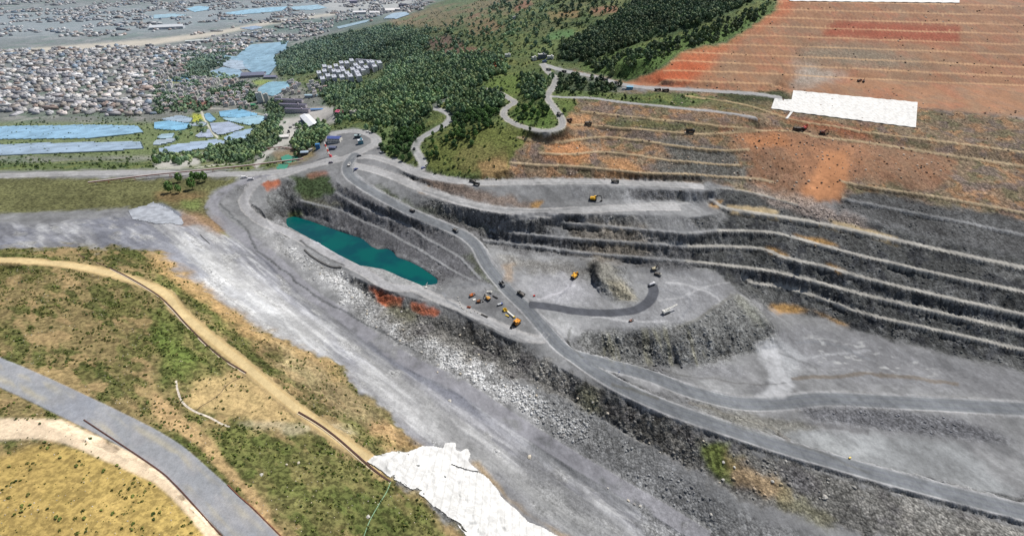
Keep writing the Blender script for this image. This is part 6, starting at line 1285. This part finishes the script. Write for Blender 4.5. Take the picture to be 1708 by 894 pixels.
# drill rig with its mast laid back
x, y, z = G(1111, 522); t = thing('drill_rig', 'white tracked drill rig with its long mast lying back, on the pit floor', 'drill rig', (x, y, z), R_(30), None, 1.25); wm = paint('rig_white', (226, 226, 220), .5)
for sd in (-1, 1): mesh_on(t, 'track', MB().prism([(-3.5, .3), (-3.2, 0), (3.2, 0), (3.5, .3), (3.5, .9), (3.2, 1.2), (-3.2, 1.2), (-3.5, .9)], sd * 1.9 - .45, sd * 1.9 + .45, 'y'), BLK)
mesh_on(t, 'body', MB().box((-.6, 0, 2.5), (8, 3.2, 2.2)).box((-1.5, 0, 3.8), (5, 2.6, .5)), wm); c_ = mesh_on(t, 'cab', MB().box((-3.9, 1.2, 3.0), (1.8, 1.6, 2.4)), wm); link('window', MB().box((-4.3, 1.2, 3.5), (1.1, 1.64, 1.0)).mesh('window', GLS), c_)
mesh_on(t, 'mast', MB().beam((-2, 0, 4.4), (14.5, 0, 5.2), 1.2, .25).beam((-2, -.5, 5.2), (14.5, -.5, 6), .25).beam((-2, .5, 5.2), (14.5, .5, 6), .25).beam((4, 0, 3.2), (4, 0, 5.2), .5), wm)
# bulldozer, loader and parts in the yard
def crate_like(name, label, cat, px, py, rz, parts, s=1.0, group=None):
    x, y, z = G(px, py); t = thing(name, label, cat, (x, y, z), rz, group, s)
    for nm, mb, mt in parts: mesh_on(t, nm, mb, mt)
YE = paint('yellow_paint', (236, 204, 60), .5); WH = paint('worn_white', (226, 226, 220), .6); BL = paint('blue_paint', (66, 98, 176), .5); RUST = paint('rusty', (168, 92, 66), .9, var=.3)
crate_like('shovel_bucket', 'large yellow shovel bucket standing beside the white girder in the yard', 'bucket', 842, 518, R_(-60), [('shell', MB().prism([(-2, 0), (2, 0), (2.4, 1.6), (1.6, 3.2), (-1.6, 3.2), (-2.2, 1.5)], -2, -1.6, 'y').prism([(-2, 0), (2, 0), (2.4, 1.6), (1.6, 3.2), (-1.6, 3.2), (-2.2, 1.5)], 1.6, 2, 'y').box((0, 0, .3), (4, 3.2, .5)).box((-1.9, 0, 1.6), (.4, 3.2, 2.6)), YE), ('lip', MB().box((2.3, 0, .6), (.5, 3.1, .5)).box((2.7, -1, .5), (.6, .3, .3)).box((2.7, 0, .5), (.6, .3, .3)).box((2.7, 1, .5), (.6, .3, .3)), STEEL)])
crate_like('boom_girder', 'long white boom girder lying in the yard above the orange shovel', 'girder', 852, 525, R_(-52), [('girder', MB().beam((-6.5, 0, .9), (6.5, 0, .9), 1.9, 1.5), WH), ('bracket', MB().box((6.9, 0, 1), (1.2, 2.4, 1.8)).box((-6.9, 0, 1), (1.0, 2.2, 1.6)), YE)])
crate_like('boom_girder', 'short yellow girder on the ground left of the white one', 'girder', 846, 527, R_(-35), [('girder', MB().beam((-2.6, 0, .6), (2.6, 0, .6), 1.2, 1.0), YE), ('bracket', MB().box((2.9, 0, .6), (.8, 1.6, 1.2)), STEEL)])
dump_truck('blue and white service truck parked above the yellow bucket', 834, 509, R_(25), (70, 100, 180), (220, 224, 228), .85, False, 'service_truck', True, None)
crate_like('machine_frame', 'white folded machine frame at the top of the yard', 'machine part', 816, 488, R_(-20), [('frame', MB().beam((-4, -1, .3), (3.5, -.5, 2.6), .8).beam((-4, 1.2, .3), (3.5, .8, 2.6), .8).box((3.2, 0, 1.4), (1.4, 2.4, 2.2)).beam((-3, -1, .9), (-3, 1.1, .9), .5), WH), ('boom', MB().beam((-3.6, 0, .6), (-7.5, 2.5, 4.2), .4), STEEL)])
crate_like('track_assembly', 'dark crawler track lying right of the white frame', 'machine part', 826, 496, R_(-38), [('track', MB().prism([(-4.4, .3), (-4, 0), (4, 0), (4.4, .3), (4.4, .9), (4, 1.2), (-4, 1.2), (-4.4, .9)], -.7, .7, 'y'), BLK), ('sprocket', MB().cyl((3.6, -.8, .6), (3.6, .8, .6), .55, 10).cyl((-3.6, -.8, .6), (-3.6, .8, .6), .55, 10), DUST)])
crate_like('pipe_rack', 'rack of long dark pipes at the lower edge of the yard', 'rack', 808, 527, R_(-32), [('pipe', MB().cyl((-5, y_ * .5, .7), (5, y_ * .5, .7), .2, 6), STEEL) for y_ in (-2, -1, 0, 1, 2)] + [('bearer', MB().box((-3, 0, .25), (.4, 3, .5)).box((3, 0, .25), (.4, 3, .5)), DUST)])
crate_like('machine_frame', 'rusty frame among the white blocks at the left of the yard', 'machine part', 782, 513, R_(-20), [('frame', MB().box((0, -1, .8), (5, .4, 1.2)).box((0, 1, .8), (5, .4, 1.2)).box((-2, 0, .8), (.4, 1.6, 1.2)).box((1.8, 0, 1.2), (1.6, 1.6, 1.6)), RUST)])
crate_like('slab', 'white slab lying left of the black and orange excavator', 'slab', 791, 500, R_(20), [('slab', MB().box((0, 0, .35), (4, 3, .6), 0, .95), WH), ('bearer', MB().box((-1.2, 0, .03), (.3, 3.2, .1)).box((1.2, 0, .03), (.3, 3.2, .1)), STEEL)])
blk = MB().box((0, 0, .5), (1.8, 1.2, 1.0), 0, .9).box((0, 0, 1.05), (1.0, .3, .12)).mesh('concrete_block', paint('block_white', (206, 204, 198), .9, var=.2))
for k, (a, b) in enumerate(((764,497),(765,501),(767,505),(768,509),(770,513),(774,516),(779,519),(786,521),(792,519),(797,522),(772,515),(801,524))):
    x, y, z = G(a, b); tag(link('concrete_block', blk, None, (x, y, z), k * .7), 'pale concrete block in the row bordering the machine yard', 'block', 'concrete blocks bordering the yard')
crate_like('compressor', 'red compressor box beside the haul road junction', 'compressor', 891, 494, .3, [('housing', MB().box((0, 0, 1), (2.6, 1.6, 1.5), 0, .9), paint('red_box', (214, 60, 56), .5)), ('base', MB().box((0, 0, .15), (3, 1.8, .3)), STEEL), ('exhaust', MB().cyl((.8, 0, 1.6), (.8, 0, 2.4), .12, 8), STEEL)])
crate_like('pump_station', 'small white pump cabin with a thin jib at the end of the lake', 'pump', 711, 481, .2, [('cabin', MB().box((0, 0, 1.1), (2.6, 2, 2.2)).box((0, 0, 2.3), (3, 2.4, .2)), WH), ('jib', MB().beam((0, 1, 2), (2.5, 9, 3.4), .25).beam((0, 0, 2.3), (.2, 1, 6.5), .25), WH), ('cable', MB().beam((.2, 1, 6.4), (2.5, 9, 3.5), .1), STEEL)])
crate_like('water_tank', 'small dark water tank by the upper plateau edge', 'tank', 1135, 320, .5, [('tank', MB().cyl((-2, 0, 1.4), (2, 0, 1.4), 1.2, 12), STEEL), ('cradle', MB().box((-1.3, 0, .3), (.4, 2, .6)).box((1.3, 0, .3), (.4, 2, .6)), DUST)])
crate_like('signboard', 'small blue signboard on posts in the wedge between the two haul roads', 'sign', 1032, 623, .6, [('panel', MB().box((0, 0, 2.4), (2.6, .12, 1.3)), BL), ('post', MB().cyl((-1, 0, -.3), (-1, 0, 2.4), .08, 6), STEEL), ('post', MB().cyl((1, 0, -.3), (1, 0, 2.4), .08, 6), STEEL)])
crate_like('generator', 'small yellow generator beside the haul road near the right edge', 'generator', 1417, 764, .4, [('housing', MB().box((0, 0, .9), (2.2, 1.2, 1.1)), YE), ('skid', MB().box((0, .5, .2), (2.6, .2, .3)).box((0, -.5, .2), (2.6, .2, .3)), STEEL)])
# lorries and stacks in the valley yard
for k, (a, b, r_, l_) in enumerate(((485,213,-55,'white lorry standing in the grey yard beside the long warehouse'), (491,209,-55,'white lorry nearest the warehouse wall'), (560,205,-50,'grey lorry in front of the pink roofed hall'))): dump_truck(l_, a, b, R_(r_), (224, 224, 226), (206, 204, 208), 1.5, False, 'lorry', False, None)
# street lamps / masts by the junction
for a, b, l_ in ((549,268,'thin lighting mast beside the entrance road, left one'), (690,281,'thin lighting mast where the two hill roads meet')):
    crate_like('lighting_mast', l_, 'mast', a, b, 0, [('pole', MB().cyl((0, 0, -.5), (0, 0, 12), .22, 8, .12), WH), ('lamp', MB().box((.9, 0, 12), (2.2, .5, .25)), STEEL)])
print('objects', len(sc.objects))
